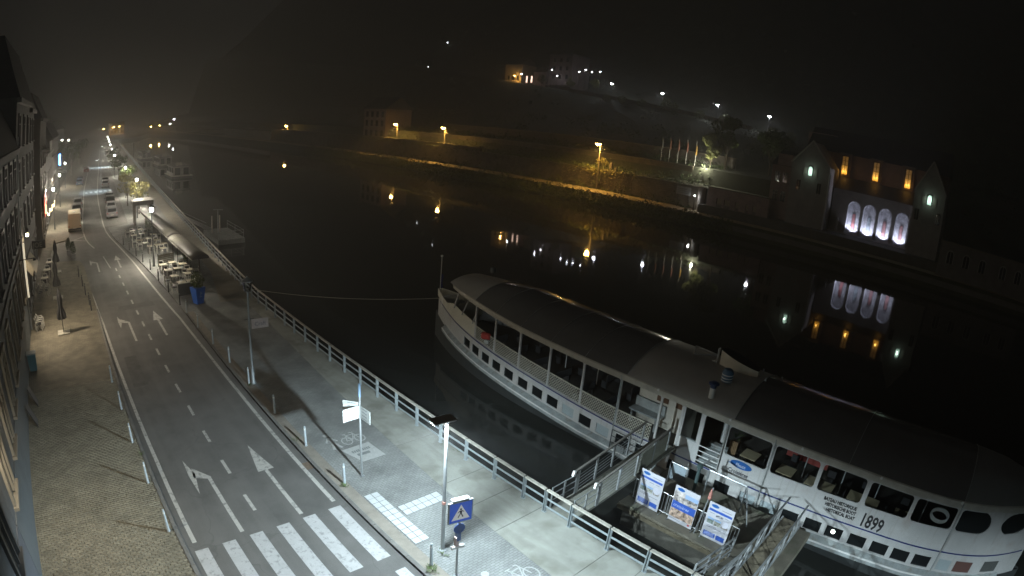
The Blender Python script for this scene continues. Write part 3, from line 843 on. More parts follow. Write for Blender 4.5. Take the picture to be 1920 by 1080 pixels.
MB().tube((nx(1.72, -.03), 1.72, S(1.7) - .63), (nx(1.72, .0), 1.72, S(1.7) - .63), .10, 14).build('porthole_disc', glow('porthole_disc', (.9, 1, .9), 6), boat)  # small round emissive disc set in one lower window
# closed hatches near the stern
for (y0, y1, m_, nm) in ((-4.2, -3.55, M_shut, 'grey_hatch'), (-5.3, -4.42, mat('red_brown_hatch', (.13, .065, .055), .6, var=.1, scale=4), 'brown_hatch'), (-6.7, -5.9, mat('vent_grille', (.09, .095, .09), .7, var=.4, scale=25), 'vent_grille')):
    MB().grid([[(nx(y0 + (y1 - y0) * i / 5, .06), y0 + (y1 - y0) * i / 5, S(y0) - z) for z in (.92, .36)] for i in range(6)]).build(nm, m_, boat)
# blue line
mbs = MB(); yl = [-7.8 + .4 * i for i in range(99)]
mbs.grid([[(nx(y, .05), y, S(y) - .03), (nx(y, .05), y, S(y) + .035)] for y in yl if y < 31.8])
mbs.build('blue_line', M_blueline, boat)

# after saloon: side with big rounded windows
big = [(5.77, 7.95), (3.4, 5.58), (1.12, 3.22), (-1.15, .9), (-3.3, -1.34), (-5.15, -3.52), (-7.35, -5.75)]
eb = sorted([8.06, -8.1] + [v for p in big for v in p])
hb_ = {(i, 1) for i, (a, c) in enumerate(zip(eb, eb[1:])) if any(abs(a - p[0]) < 1e-6 for p in big)}
W0 = lambda y: S(y) + 1.10
W1 = lambda y: EV(y) - .07
curved_wall('saloon_side', eb, lambda y: [S(y) + .03, W0(y), W1(y), EV(y) + .05], hb_, M_hull, step=.4)
curved_wall('saloon_side', [-8.1, 8.06], lambda y: [S(y) + .03, EV(y) + .05], set(), M_hull, side=1, step=.5)
for k, (a, c) in enumerate(big):
    r = .16
    rr = {5: (.6, .16, .45, .2), 6: (.7, .62, .6, .6)}.get(k, (r, r, r, r))       # a-top, c-top, a-bottom, c-bottom
    for (y_, z_, r_, sy, sz) in ((a, W1(a), rr[0], 1, -1), (c, W1(c), rr[1], -1, -1), (a, W0(a), rr[2], 1, 1), (c, W0(c), rr[3], -1, 1)):
        fl = MB(); fillet(fl, y_, z_, r_, sy, sz); fl.build('window_corner', M_hull, boat)
    dark = k >= 5
    n = 4
    A = [(nx(a + (c - a) * i / n, -.03), a + (c - a) * i / n, W0(a + (c - a) * i / n)) for i in range(n + 1)]
    B = [(nx(a + (c - a) * i / n, -.03), a + (c - a) * i / n, W1(a + (c - a) * i / n)) for i in range(n + 1)]
    MB().strip(A, B).build('window_pane', M_dark_glass if dark else M_pane, boat)
# vertical pipes on the side
for y in (5.68, -3.41, 14.08):
    MB().tube((nx(y, .06), y, S(y) - 1.05), (nx(y, .06), y, EV(y) + .2), .035, 8).build('drain_pipe', M_strake, boat)

# open fore deck: posts, lattice, bulwark
bays = [8.05, 9.3, 10.47, 11.67, 14.08, 16.45, 18.8, 21.17, 23.45, 25.6]
for y in bays:
    MB().bar((nx(y, -.02), y, S(y) - .0 if y > 11 or y < 9 else S(y)), (nx(y, -.02), y, EV(y) + .02), .11, .09).build('post', M_hull, boat)
for (y0, y1) in ((25.6, 26.9), (27.0, 28.2), (28.2, 28.9)):
    MB().bar((nx(y0, -.03), y0 + .35, S(y0) + .9), (nx(y1, -.03) if y1 < 28.5 else nx(28.6, -.03), y0 + .0, EV(y0) + .05), .09, .08).build('raking_post', M_hull, boat)
for a, c in list(zip(bays[2:], bays[3:])) + [(8.05, 9.3)]:
    for y_, sy in ((a + .05, 1), (c - .05, -1)):
        fb = MB(); fillet(fb, y_, EV(y_), .17, sy, -1); fb.build('bay_corner', M_hull, boat)
# lattice panels: crossed slats, real strips
def lattice(y0, y1):
    mb = MB(); h = .72; n = int((y1 - y0 + h) / .17)
    for s in (1, -1):
        for k in range(n + 1):
            a = y0 - (h if s > 0 else 0) + k * .17
            p0, p1 = (a, 0.0), (a + s * h, h)
            if s < 0: p0, p1 = (a, 0.0), (a - h, h)
            # clip to the panel
            def clip(p, q):
                (ya, za), (yb, zb) = p, q
                pts = []
                t0, t1 = 0.0, 1.0; d = yb - ya
                if abs(d) < 1e-9: return None
                ta, tb = (y0 - ya) / d, (y1 - ya) / d
                lo, hi = min(ta, tb), max(ta, tb)
                t0, t1 = max(t0, lo), min(t1, hi)
                if t1 - t0 < .03: return None
                return (ya + d * t0, za + (zb - za) * t0), (ya + d * t1, za + (zb - za) * t1)
            cc = clip(p0, p1)
            if not cc: continue
            (ya, za), (yb, zb) = cc
            o_ = .0 if s > 0 else .014
            mb.bar((nx(ya, .0 + o_), ya, S(ya) + .13 + za), (nx(yb, .0 + o_), yb, S(yb) + .13 + zb), .012, .024)
    o = mb.build('lattice_panel', M_cream, boat); o['kind'] = 'stuff'
    MB().bar((nx(y0), y0, S(y0) + .90), (nx(y1), y1, S(y1) + .90), .07, .05).build('lattice_rail', M_cream, boat)
    MB().bar((nx(y0), y0, S(y0) + .10), (nx(y1), y1, S(y1) + .10), .06, .06).build('lattice_rail', M_hull, boat)
for a, c in zip(bays[3:], bays[4:]): lattice(a + .06 if a != 11.67 else 11.95, c - .06)
# solid bow bulwark (rises towards the stem)
yb_ = [25.6, 26.5, 27.5, 28.8, 30, 31, 31.8, 32.3]
bw = MB()
for s in (-1, 1):
    bw.grid([[(BX + s * (hb(y) + .0), y, S(y) + .03), (BX + s * (hb(y) + .02), y, S(y) + (1.05 if y < 29 else .55))] for y in yb_])
o = bw.build('bow_bulwark', M_cream, boat); md = o.modifiers.new('thickness', 'SOLIDIFY'); md.thickness = .05
# wheelhouse front of cream boards closing the deck at the bow
MB().add([(BX - 1.3, 29.0, S(29) - .3), (BX + 1.3, 29.0, S(29) - .3), (BX + 1.2, 28.6, S(29) + 1.0), (BX - 1.2, 28.6, S(29) + 1.0)], [(0, 1, 2, 3)]).build('cabin_front', M_cream, boat)
# decks
for nm, y0, y1, dz, m_ in (('fore_deck', 8.06, 29.0, -.12, M_deck), ('bow_deck', 29.0, 32.3, -.25, M_deck), ('saloon_floor', -8.0, 8.06, .0, mat('saloon_floor', (.05, .045, .04), .7))):
    yd = [y0] + [y for y in hy if y0 < y < y1] + [y1]
    MB().strip([(BX - hb(y) + .03, y, S(min(max(y, 2), 20)) + dz if nm != 'bow_deck' else S(y) + dz) for y in yd], [(BX + hb(y) - .03, y, S(min(max(y, 2), 20)) + dz if nm != 'bow_deck' else S(y) + dz) for y in yd]).build(nm, m_, boat)
# midship: panel with window (wheel side house) between two openings
mw = MB()
mw.bb(nx(10), nx(10) + .05, 9.32, 10.45, -.46, .62); mw.bb(nx(10), nx(10) + .05, 9.32, 9.48, .62, 2.1); mw.bb(nx(10), nx(10) + .05, 10.33, 10.45, .62, 2.1)
mw.build('midship_panel', M_hull, boat)
MB().bb(nx(10) + .03, nx(10) + .04, 9.48, 10.33, .62, 2.1).build('midship_window', M_pane, boat)
MB().bb(nx(10) - .02, nx(10) + .10, 9.46, 10.36, .56, .62).build('window_sill', M_strake, boat)
iw = MB(); iw.bb(24.3, 24.36, 10.6, 14.0, -.5, 2.3); iw.bb(22.6, 24.3, 10.54, 10.6, -.5, 2.3); iw.build('deckhouse_wall', mat('deckhouse_cream', (.55, .52, .45), .5, var=.06, scale=3), boat)
MB().bb(24.27, 24.29, 12.2, 12.9, .9, 1.75).build('brown_window', mat('brown_wood_window', (.12, .06, .03), .5), boat)
MB().bb(24.27, 24.29, 11.2, 11.75, .9, 1.75).build('brown_window', mat('brown_wood_window', (.12, .06, .03), .5), boat)
be = MB(); be.bb(23.5, 24.25, 12.2, 14.0, .22, .30); be.bb(23.55, 23.65, 12.3, 12.4, -.5, .22); be.bb(23.55, 23.65, 13.8, 13.9, -.5, .22); be.bb(24.1, 24.2, 12.2, 14, .3, .8); be.build('deck_bench', M_strake, boat)
st = MB()
for k in range(4): st.bb(22.7 + .28 * k, 23.0 + .28 * k, 8.15, 9.22, -.45 + .18 * k, -.27 + .18 * k)
st.build('companion_step', M_strake, boat)
for k in range(4): MB().tube((nx(9, .02), 8.1, -.25 + .26 * k), (nx(9, .02), 9.25, -.25 + .26 * k), .022, 8).build('gate_bar', M_white, boat)
MB().tube((24.4, 8.9, -.4), (24.4, 8.9, 2.4), .12, 12).build('pillar', M_white, boat)
# benches on the fore deck
for k in range(6):
    y = 15.2 + 1.75 * k
    for x in (23.6, 26.2):
        q = MB(); q.bb(x - .75, x + .75, y, y + .4, S(y) + .28, S(y) + .33); q.bb(x - .75, x + .75, y - .05, y, S(y) + .33, S(y) + .75)
        for sx in (-.65, .65): q.bb(x + sx - .03, x + sx + .03, y, y + .35, S(y) - .12, S(y) + .28)
        q.build('deck_seat', mat('seat_grey', (.06, .06, .06), .6), boat)
for y in (17.6, 20.0): MB().tube((BX, y, S(y) - .1), (BX, y, EV(y) + 1.0), .03, 8).build('inner_post', M_white, boat)

# roof: arched shell in sections
def roof_pt(y, u, lift=0.0):
    w = hb(y) + .08 if y < 27 else hb(y) + .25
    crown = 1.05 * min(1.0, .32 + .68 * min(1, max(0, (29.3 - y) / 5.5))) * min(1.0, .45 + .55 * min(1, max(0, (y + 8.2) / 3.2)))
    return (BX + u * w, y, EV(y) + .34 + crown * (1 - abs(u) ** 2.2) + lift)
US = [-1, -.92, -.8, -.65, -.5, -.32, -.15, 0, .15, .32, .5, .65, .8, .92, 1]
def roof(nm, y0, y1, m_):
    n = max(1, int(round((y1 - y0) / .8)))
    rows = [[roof_pt(y0 + (y1 - y0) * i / n, u) for u in US] for i in range(n + 1)]
    return MB().grid(rows).build(nm, m_, boat, smooth=True)
roof('fore_roof', 25.7, 29.1, M_roofgrey)
for a, c in ((23.45, 25.68), (21.17, 23.43), (18.8, 21.15), (16.45, 18.78), (13.78, 16.43)): roof('canopy_panel', a, c, M_canopy)
roof('wheelhouse_roof', 7.86, 13.75, M_roofgrey)
for a, c in ((2.2, 7.84), (-3.38, 2.18)): roof('canopy_panel', a, c, M_canopy)
roof('stern_roof', -7.7, -3.4, mat('stern_roof_grey', (.19, .195, .19), .5, var=.06, scale=1))
for y in (25.69, 23.44, 21.16, 18.79, 16.44, 13.765, 7.85, 2.19, -3.39):
    MB().path([roof_pt(y, u, .012) for u in US], .022 if y in (25.69, 13.765, 7.85) else .010, 6).build('roof_seam', M_strake, boat)
fa = MB(); yf = [y for y in [-7.2, -6, -4.5, -3, -1, 1, 4, 8, 12, 16, 19, 21.2, 23.5, 25.7, 27, 28.0, 28.9]]
for s in (-1, 1):
    fa.grid([[(BX + s * (hb(y) + .06), y, EV(y) - .02), (BX + s * (hb(y) + .09), y, EV(y) + .20), (BX + s * (hb(y) + .13), y, EV(y) + .22), (BX + s * (hb(y) + .13), y, EV(y) + .30), (BX + s * (hb(y) + .05), y, EV(y) + .345)] for y in yf])
fa.build('roof_edge', mat('roof_edge_tan', (.46, .44, .38), .5, var=.15, scale=2), boat)
for y in (8.0, 4.4, .6, -3.3, 11.9): MB().box((nx(y, .14), y, EV(y) + .27), (.06, .10, .12)).build('edge_bracket', M_white, boat)
# roof fittings
MB().lathe([(.14, 2.85), (.14, 3.35)], (22.75, 9.35, 0), 14).build('funnel', M_white, boat, smooth=True)
fu = MB(); fu.lathe([(.145, 3.35), (.145, 3.5), (.25, 3.52), (.25, 3.58), (.1, 3.66), (0, 3.67)], (22.75, 9.35, 0), 14); fu.build('funnel_cap', mat('funnel_blue', (.035, .06, .16), .5), boat)
vt = MB(); vt.lathe([(.2, 3.35), (.27, 3.38), (.27, 3.85), (.18, 3.98), (0, 4.0)], (23.9, 9.25, 0), 16); vt.build('roof_vent', mat('vent_blue', (.05, .12, .20), .5), boat, smooth=True)
for z in (3.42, 3.55, 3.70): MB().lathe([(.275, z), (.285, z + .02), (.275, z + .05)], (23.9, 9.25, 0), 16).build('vent_stripe', M_white, boat)
# upturned skylight boat on the roof
sk = MB(); rows = []
for i in range(9):
    t = i / 8; y = 10.35 - 2.1 * t; w = .42 * math.sin(math.pi * (.12 + .80 * t)) ** .6; zb = 3.45; zt = 4.25 - .45 * t
    rows.append([(25.5 - w, y, zb), (25.5 - w * 1.06, y, zt), (25.5 + w * 1.06, y, zt), (25.5 + w, y, zb)])
sk.grid(rows); sk.add(rows[0], [(0, 1, 2, 3)]); sk.add(rows[-1], [(3, 2, 1, 0)]); sk.build('roof_housing', mat('housing_cream', (.58, .53, .42), .5, var=.08, scale=4), boat)
MB().grid([[(p[1][0] - .02, p[1][1], p[1][2] + .015), (p[2][0] + .02, p[2][1], p[2][2] + .015)] for p in rows]).build('housing_cover', M_black, boat)
fm = MB()
for p, q in (((25.2, 10.5, 3.95), (24.6, 11.5, 3.8)), ((25.2, 10.5, 3.95), (25.5, 11.9, 3.9)), ((24.6, 11.5, 3.8), (25.5, 11.9, 3.9)), ((25.2, 10.5, 3.4), (25.2, 10.5, 4.3)), ((25.6, 10.6, 3.4), (25.6, 10.6, 4.2)), ((25.2, 10.5, 3.6), (25.6, 11.2, 3.4))): fm.tube(p, q, .035, 6)
fm.build('folded_mast', M_galv, boat)
for (x, y) in ((25.2, 7.75), (26.2, 8.3), (26.0, 7.2)): MB().lathe([(.05, 3.5), (.05, 3.68), (0, 3.72)], (x, y, 0), 8).build('roof_light', M_galv_pale, boat)
MB().lathe([(.2, 0), (.2, .32), (0, .34)], (26.2, 27.6, 3.75), 12).build('searchlight', mat('searchlight', (.07, .08, .08), .5), boat)
# bow mast, flag, winch
MB().tube((25.4, 32.2, .6), (25.4, 32.2, 3.85), .03, 8).build('bow_mast', M_white, boat)
fg = MB()
for i in range(8):
    z = 2.6 - i * .13; fg.add([(25.4 + .02, 32.2, z), (25.4 + .16 + .04 * math.sin(i), 32.15, z - .02), (25.4 + .16 + .04 * math.sin(i + 1), 32.15, z - .15), (25.42, 32.2, z - .13)], [(0, 1, 2, 3)])
fg.build('furled_flag', mat('flag_blue', (.03, .04, .20), .8), boat)
MB().lathe([(.0, 3.85), (.09, 3.88), (.09, 3.98), (0, 4.02)], (25.4, 32.2, 0), 10).build('mast_light', M_white, boat)
wi = MB(); wi.tube((24.9, 30.4, S(30) + .15), (26.0, 30.4, S(30) + .15), .16, 10); wi.bb(24.8, 24.95, 30.2, 30.6, S(30) - .25, S(30) + .35); wi.bb(25.95, 26.1, 30.2, 30.6, S(30) - .25, S(30) + .35); wi.build('anchor_winch', M_strake, boat)
hs = MB(); hs.bb(24.7, 26.2, 30.9, 31.1, S(31) - .2, S(31) + .55); hs.build('bow_locker', M_white, boat)
# lettering on the side: reading towards the stern
side_x = nx(0, .034)
text_obj('lettering_year', '1899', .92, (side_x, .78, .02), (0, -1, 0), (0, .06, 1), M_lettering, boat, xs=.62, shear=.12, bold=.022)
for k, s_ in enumerate(('BATEAU HISTORIQUE', 'HISTORISCHE BOOT', 'HISTORICAL BOAT')):
    text_obj('lettering_line', s_, .23, (side_x, 2.72 - .14 * k, .52 - .235 * k), (0, -1, .04), (0, 0, 1), M_lettering, boat, xs=.72, bold=.010)
lg = MB(); lg.add([(side_x, 6.95 - .56 * math.cos(t), .44 + .19 * math.sin(t)) for t in [2 * math.pi * i / 28 for i in range(28)]], [tuple(range(28))])
lg.add([(side_x, y, z) for y, z in ((7.45, .44), (7.62, .37), (7.35, .32), (7.1, .25), (7.2, .36))], [(0, 1, 2, 3, 4)])
lg.build('logo_oval', mat('logo_blue', (.02, .11, .36), .4), boat)
text_obj('logo_name', 'Meuse', .24, (side_x - .006, 7.22, .34), (0, -1, 0), (0, 0, 1), M_white, boat, xs=.8, shear=.2)
text_obj('logo_word', 'Croisières', .29, (side_x, 7.52, -.06), (0, -1, 0), (0, 0, 1), mat('grey_word', (.05, .05, .06), .6), boat, xs=.86, bold=.006)
# boarding platform rail at the gangway
pf = MB()
for y in (12.15, 13.0, 13.9): pf.tube((nx(13, .36), y, -1.55), (nx(13, .36), y, -.5), .022, 6)
for z in (-.5, -.85, -1.2): pf.tube((nx(13, .36), 12.15, z), (nx(13, .36), 13.9, z), .02, 6)
pf.build('boarding_rail', M_steel_dark, boat)

# saloon tables and chairs seen through the windows
M_tabtop = mat('table_top', (.48, .41, .27), .5, var=.05, scale=3)
M_chair = mat('saloon_chair', (.025, .025, .028), .5)
def saloon_table():
    t = thing('saloon_table', '', 'table')
    MB().box((0, 0, .73), (.85, .8, .035)).build('table_top', M_tabtop, t, bevel=.008)
    MB().lathe([(.25, 0), (.25, .03), (.035, .05), (.035, .72)], n=10).build('pedestal', M_steel_dark, t)
    return t
tp = saloon_table()
FZ = .02
for i, (x, y) in enumerate([(23.15, 6.85), (23.1, 4.95), (23.1, 3.5), (23.1, 2.95), (23.1, 1.4), (23.1, .68), (23.1, -.95)]):
    w = ['first', 'second', 'second', 'third', 'third', 'fourth', 'fourth'][i]; sd = ['', ' on its forward side', ' on its aft side', ' on its forward side', ' on its aft side', ' on its forward side', ' on its aft side'][i]
    place(tp, (x, y, FZ + (.10 if i > 3 else 0)), 0, 'cream saloon table behind the %s big boat window%s from the logo' % (w, sd), 'saloon tables on the boat')
def saloon_chair():
    t = thing('saloon_chair', '', 'chair')
    MB().box((0, 0, .45), (.42, .42, .05)).build('seat', M_chair, t)
    MB().box((-.2, 0, .72), (.04, .40, .34)).build('backrest', M_chair, t)
    for a in (-.18, .18):
        for c in (-.18, .18): MB().tube((a, c, 0), (a, c, .45), .014, 6).build('leg', M_galv, t)
    return t
cp = saloon_chair()
for i, (x, y, rz) in enumerate([(23.3, 7.65, -1.57), (23.25, 6.3, 1.57), (23.25, 4.2, 1.57), (24.3, 5.0, 3.14), (23.2, 2.2, 1.57), (24.2, 3.0, 3.14), (24.2, 1.2, 3.14), (23.2, 0.1, 1.57), (23.2, -.35, -1.57), (24.2, -.9, 3.14)]):
    place(cp, (x, y, FZ + (.10 if y < 2 else 0)), rz, 'dark saloon chair on the boat, %s counting from the gangway towards the stern' % ORD[i], 'saloon chairs on the boat')
pl = thing('plant_crate', 'leafy plant on a slatted wooden crate behind the first big boat window', 'plant', (23.1, 7.75, FZ))
for k in range(5): MB().bb(22.95 - .0, 22.97, 7.55 + .085 * k, 7.61 + .085 * k, FZ, FZ + 1.15).build('crate_slat', M_wood, pl)
MB().bb(22.98, 23.3, 7.55, 7.95, FZ, FZ + 1.1).build('crate_body', mat('crate_dark', (.12, .07, .035), .7), pl)
lf = MB()
for k in range(26):
    a = random.uniform(0, 6.28); r = random.uniform(.1, .35); z = FZ + 1.2 + random.uniform(0, .75)
    c = Vector((23.15 + r * .6 * math.cos(a), 7.72 + r * math.sin(a), z)); d = Vector((math.cos(a), math.sin(a), .4)) * .13; n_ = Vector((-math.sin(a), math.cos(a), .2)) * .05
    lf.add([c - d, c + n_, c + d, c - n_], [(0, 1, 2, 3)])
lf.build('foliage', mat('plant_leaf', (.07, .10, .035), .6), pl)
rc = thing('rope_coil', 'white ring-shaped life buoys stacked behind the fifth big boat window', 'life buoy', (23.2, -2.6, .15))
for k in range(3):
    MB().path([(23.05 + .04 * k, -2.62 + .42 * math.cos(t), 1.55 + .02 * k + .28 * math.sin(t) - .09 * k) for t in [2 * math.pi * i / 20 for i in range(20)]], .045, 6, closed=True).build('ring', mat('buoy_grey', (.5, .5, .48), .6), rc)
rb = thing('red_bag', 'small red bag hanging on the bow end of the lattice rail', 'bag', (nx(24.2, .1), 24.2, .85))
o = MB().box((nx(24.2, .12), 24.2, 1.0), (.3, .62, .42), rz=.3).build('bag_body', mat('red_fabric', (.42, .05, .04), .7, var=.1, scale=8), rb, bevel=.08)
MB().box((nx(24.05, .30), 23.9, .78), (.16, .25, .22), rz=.3).build('bag_pocket', mat('pale_fabric', (.5, .52, .5), .7), rb)
MB().bb(26.6, 26.66, 3.3, 5.7, .3, 2.2).build('inner_wall', mat('inner_yellow', (.42, .40, .24), .7), boat)
MB().bb(24.9, 25.4, 3.4, 5.6, .55, .95).build('red_bench', mat('red_bench', (.30, .05, .04), .7), boat)
for k, (x_, y_) in enumerate(((24.2, 6.2), (24.4, 4.4), (24.3, 2.4), (24.3, .6), (24.2, -1.9))): MB().tube((x_, y_, .0), (x_, y_, 2.6), .03, 8).build('inner_post', M_galv_pale, boat)
# mooring line from the bow to the quay
ml = MB(); A = Vector((25.1, 31.6, 1.0)); B = Vector((14.35, 43.0, .15)); pts = []
for i in range(21):
    t = i / 20; p = A.lerp(B, t); p.z -= 1.1 * 4 * t * (1 - t) * .35; pts.append(p)
tag(ml.path(pts, .022, 5).build('mooring_rope', mat('rope', (.42, .40, .34), .9)), 'pale mooring rope from the boat bow to the quay railing', 'rope')
# ------------------------------------------------------------------ landing stage between quay and boat
M_pont = mat('pontoon_concrete', (.17, .155, .12), .9, var=.25, scale=1.2, bump=.3, bscale=15, dirt=((.10, .11, .07), .9, .5, .8))
pont = thing('landing_stage', 'mossy concrete landing stage between the quay railing and the boat', 'landing stage', (19.5, 6.5, WATER_Z))
MB().bb(18.0, 22.0, 2.6, 10.3, -1.35, -1.0).build('deck_slab', M_pont, pont, bevel=.03)
MB().bb(18.15, 21.8, 2.8, 10.1, -3.4, -1.35).build('pier', mat('pier_dark', (.09, .085, .07), .9, var=.3, scale=2), pont)
MB().bb(17.93, 18.02, 2.6, 10.3, -1.28, -1.08).build('edge_beam', mat('edge_timber', (.14, .12, .08), .9, var=.3, scale=3), pont)

def side_rail(mb, p, q, h, n_mid, posts, r=.025):
    """inclined railing: handrail, mid rails, posts between floor points p and q"""
    p, q = Vector(p), Vector(q); up = Vector((0, 0, 1))
    for k in range(n_mid): 
        z = up * (h * (k + 1) / (n_mid + 1)); mb.tube(p + z, q + z, .010, 6)
    for i in range(posts):
        a = p.lerp(q, i / (posts - 1)); mb.bar(a, a + up * h, .06, .06)
# main gangway
gw = thing('gangway', 'steel gangway with handrails from the quay gate up to the boat entrance', 'gangway', (14.4, 10.5, 0))
G0, G1 = 14.35, 21.9
def gz(x): return .02 + .20 * (x - G0) / (G1 - G0)
MB().add([(G0, 9.98, gz(G0)), (G1, 10.15, gz(G1)), (G1, 11.35, gz(G1)), (G0, 11.06, gz(G0)), (G0, 9.98, gz(G0) - .12), (G1, 10.15, gz(G1) - .12), (G1, 11.35, gz(G1) - .12), (G0, 11.06, gz(G0) - .12)], [(0, 1, 2, 3), (7, 6, 5, 4), (0, 4, 5, 1), (2, 6, 7, 3), (0, 3, 7, 4), (1, 5, 6, 2)]).build('deck', mat('gangway_deck', (.20, .20, .17), .8, var=.2, scale=5), gw)
for nm, y0, y1, x1 in (('river', 11.06, 11.5, 21.0), ('land', 9.98, 10.35, 21.4)):
    a0 = Vector((15.85, y0 + .06 * 0, gz(15.85))); a1 = Vector((x1, y1, gz(x1)))
    for i in range(5):
        p = a0.lerp(a1, i / 4); MB().bar(p, p + Vector((0, 0, 1.08)), .07, .07).build('post', M_galv, gw)
    for k in range(5):
        z = Vector((0, 0, .2 + .16 * k)); MB().tube(a0 + z, a1 + z, .011, 6).build('mid_rail', M_galv, gw)
    MB().bar(a0 + Vector((-.35, 0, 1.12)), a1 + Vector((.15, 0, 1.12)), .09, .06).build('handrail', M_rail_wood if nm == 'x' else mat('handrail_grey', (.20, .19, .17), .5, .2, var=.15, scale=5), gw)
    MB().bar(a0 + Vector((-.36, 0, .95)), a0 + Vector((-.30, 0, 1.17)), .10, .12).build('rail_end', M_white, gw)
    # lower entry rail at the quay end
    b0 = Vector((14.35, y0, 0.02)); b1 = Vector((15.75, y0, .05))
    for z in (.35, .65, .95): MB().tube(b0 + Vector((0, 0, z)), b1 + Vector((0, 0, z)), .02, 6).build('entry_rail', M_galv, gw)
    for i in range(3):
        p = b0.lerp(b1, i / 2); MB().bar(p, p + Vector((0, 0, .97)), .05, .05).build('entry_post', M_galv, gw)
MB().add([(18.9, 10.16, gz(18.9) - .35), (21.3, 10.32, gz(21.3) - .35), (21.3, 10.32, gz(21.3) + .95), (18.9, 10.16, gz(18.9) + .95)], [(0, 1, 2, 3)]).build('side_plate', mat('plate_olive', (.27, .27, .21), .6, var=.15, scale=3), gw)
# barriers with posters
M_barr = mat('barrier_steel', (.34, .35, .35), .4, .5, var=.15, scale=6)
def barrier():
    t = thing('crowd_barrier', '', 'barrier')
    fr = MB(); L_ = 1.75
    fr.path([(0, -L_ / 2, .12), (0, -L_ / 2, 1.05), (0, L_ / 2, 1.05), (0, L_ / 2, .12)], .02, 6, closed=True); fr.build('frame', M_barr, t)
    for k in range(11):
        y = -L_ / 2 + L_ * (k + 1) / 12
        MB().tube((0, y, .12), (0, y, 1.05), .009, 5).build('bar', M_barr, t)
    for s in (-1, 1): MB().bar((-.25, s * .6, .02), (.25, s * .6, .02), .04, .03).build('foot', M_barr, t)
    return t
bpz = barrier()
for i, y in enumerate((9.15, 7.5, 5.85)):
    place(bpz, (18.62, y, -1.0), 0, 'steel crowd barrier on the landing stage, %s from the main gangway' % ORD[i], 'crowd barriers on the landing stage')
def poster(i, y0, y1):
    names = ['white and blue cruise poster board nearest the main gangway', 'photo poster board with blue band, middle of the three on the landing stage', 'white and blue cruise poster board with large times, farthest from the gangway']
    t = thing('poster_board', names[i], 'poster', (18.50, (y0 + y1) / 2, -1.0))
    z0, z1 = -.98, .74; x = 18.52; w = y1 - y0
    MB().bb(x, x + .03, y0, y1, z0, z1).build('board', mat('poster_white', (.52, .52, .56), .5, var=.03, scale=2), t)
    ly = lambda u: y1 - u * w; lz = lambda v: z1 - v * (z1 - z0)          # u left->right, v top->down as seen from the quay
    def rect(nm, u0, u1, v0, v1, m_, d=.004): MB().bb(x - d - .002, x - d, ly(u1), ly(u0), lz(v1), lz(v0)).build(nm, m_, t)
    B1 = mat('poster_blue', (.035, .10, .42), .5, var=.1, scale=9); 
    ov = MB(); ov.add([(x - .005, ly(.24 + .15 * math.cos(a)), lz(.075 + .042 * math.sin(a))) for a in [2 * math.pi * k / 20 for k in range(20)]], [tuple(range(20))]); ov.build('logo', mat('logo_blue', (.02, .11, .36), .4), t)
    ink = mat('poster_ink', (.22, .22, .27), .6)
    if i != 1:
        rect('headline', .05, .95, .165, .225, B1)
        for k, (u0, u1, v) in enumerate(((.52, .9, .10), (.1, .3, .27), (.42, .62, .275), (.7, .85, .27), (.12, .5, .62), (.12, .9, .655))): rect('text_line', u0, u1, v, v + .014, ink)
        if i == 2: text_obj('times', '4H | 6H', .13, (x - .007, ly(.36), lz(.335)), (0, -1, 0), (0, 0, 1), M_lettering, t, xs=.8)
        for k, (u0, cA) in enumerate(((.09, (.20, .24, .22)), (.37, (.30, .30, .26)), (.66, (.28, .26, .24)))):
            rect('photo', u0, u0 + .25, .40, .57, mat('poster_photo_%d_%d' % (i, k), cA, .5, var=.8, scale=14 + 3 * k, detail=3))
            rect('photo_sky', u0, u0 + .25, .40, .455, mat('poster_sky', (.30, .42, .62), .5), .006)
        ci = MB(); ci.add([(x - .009, ly(.78 + .14 * math.cos(a)), lz(.44 + .095 * math.sin(a))) for a in [2 * math.pi * k / 20 for k in range(20)]], [tuple(range(20))]); ci.build('badge', mat('poster_badge', (.55, .55, .62), .5), t)
        rect('info_block', .08, .55, .80, .93, B1); rect('info_block', .6, .93, .80, .93, B1)
        for k in range(4): rect('info_line', .12, .5, .815 + .027 * k, .825 + .027 * k, mat('poster_pale', (.45, .5, .7), .5), .006)
    else:
        rect('photo', .02, .98, .14, .42, mat('poster_photo_boat', (.42, .38, .36), .5, var=.9, scale=5, detail=3))
        rect('photo_sky', .45, .98, .14, .25, mat('poster_sky', (.30, .42, .62), .5), .006)
        rect('band', .02, .98, .42, .63, B1)
        text_obj('band_text', 'croisières', .21, (x - .010, ly(.08), lz(.565)), (0, -1, .0), (0, 0, 1), mat('poster_pale', (.45, .5, .7), .5), t, xs=.9, shear=.2)
        rect('photo', .02, .98, .63, .88, mat('poster_photo_people', (.45, .33, .26), .5, var=.9, scale=6, detail=3))
        rect('text_line', .06, .5, .92, .935, ink); rect('stamp', .82, .9, .90, .95, mat('stamp_red', (.5, .06, .06), .5))
    return t
poster(0, 8.67, 9.82); poster(1, 6.96, 8.12); poster(2, 5.34, 6.5)
tag(MB().tube((18.45, 6.75, -1.0), (18.75, 6.62, 1.2), .035, 8).build('leaning_pole', M_galv), 'grey pole standing between the middle and last poster boards', 'pole')
bc = thing('furled_pennant', 'furled red and white pennant on the landing stage pole', 'pennant', (18.7, 6.65, .6))
MB().lathe([(.02, .55), (.09, .7), (.07, .95), (.02, 1.15)], (18.72, 6.64, 0), 8).build('cloth', mat('pennant_cloth', (.5, .22, .18), .8, var=.5, scale=14), bc)
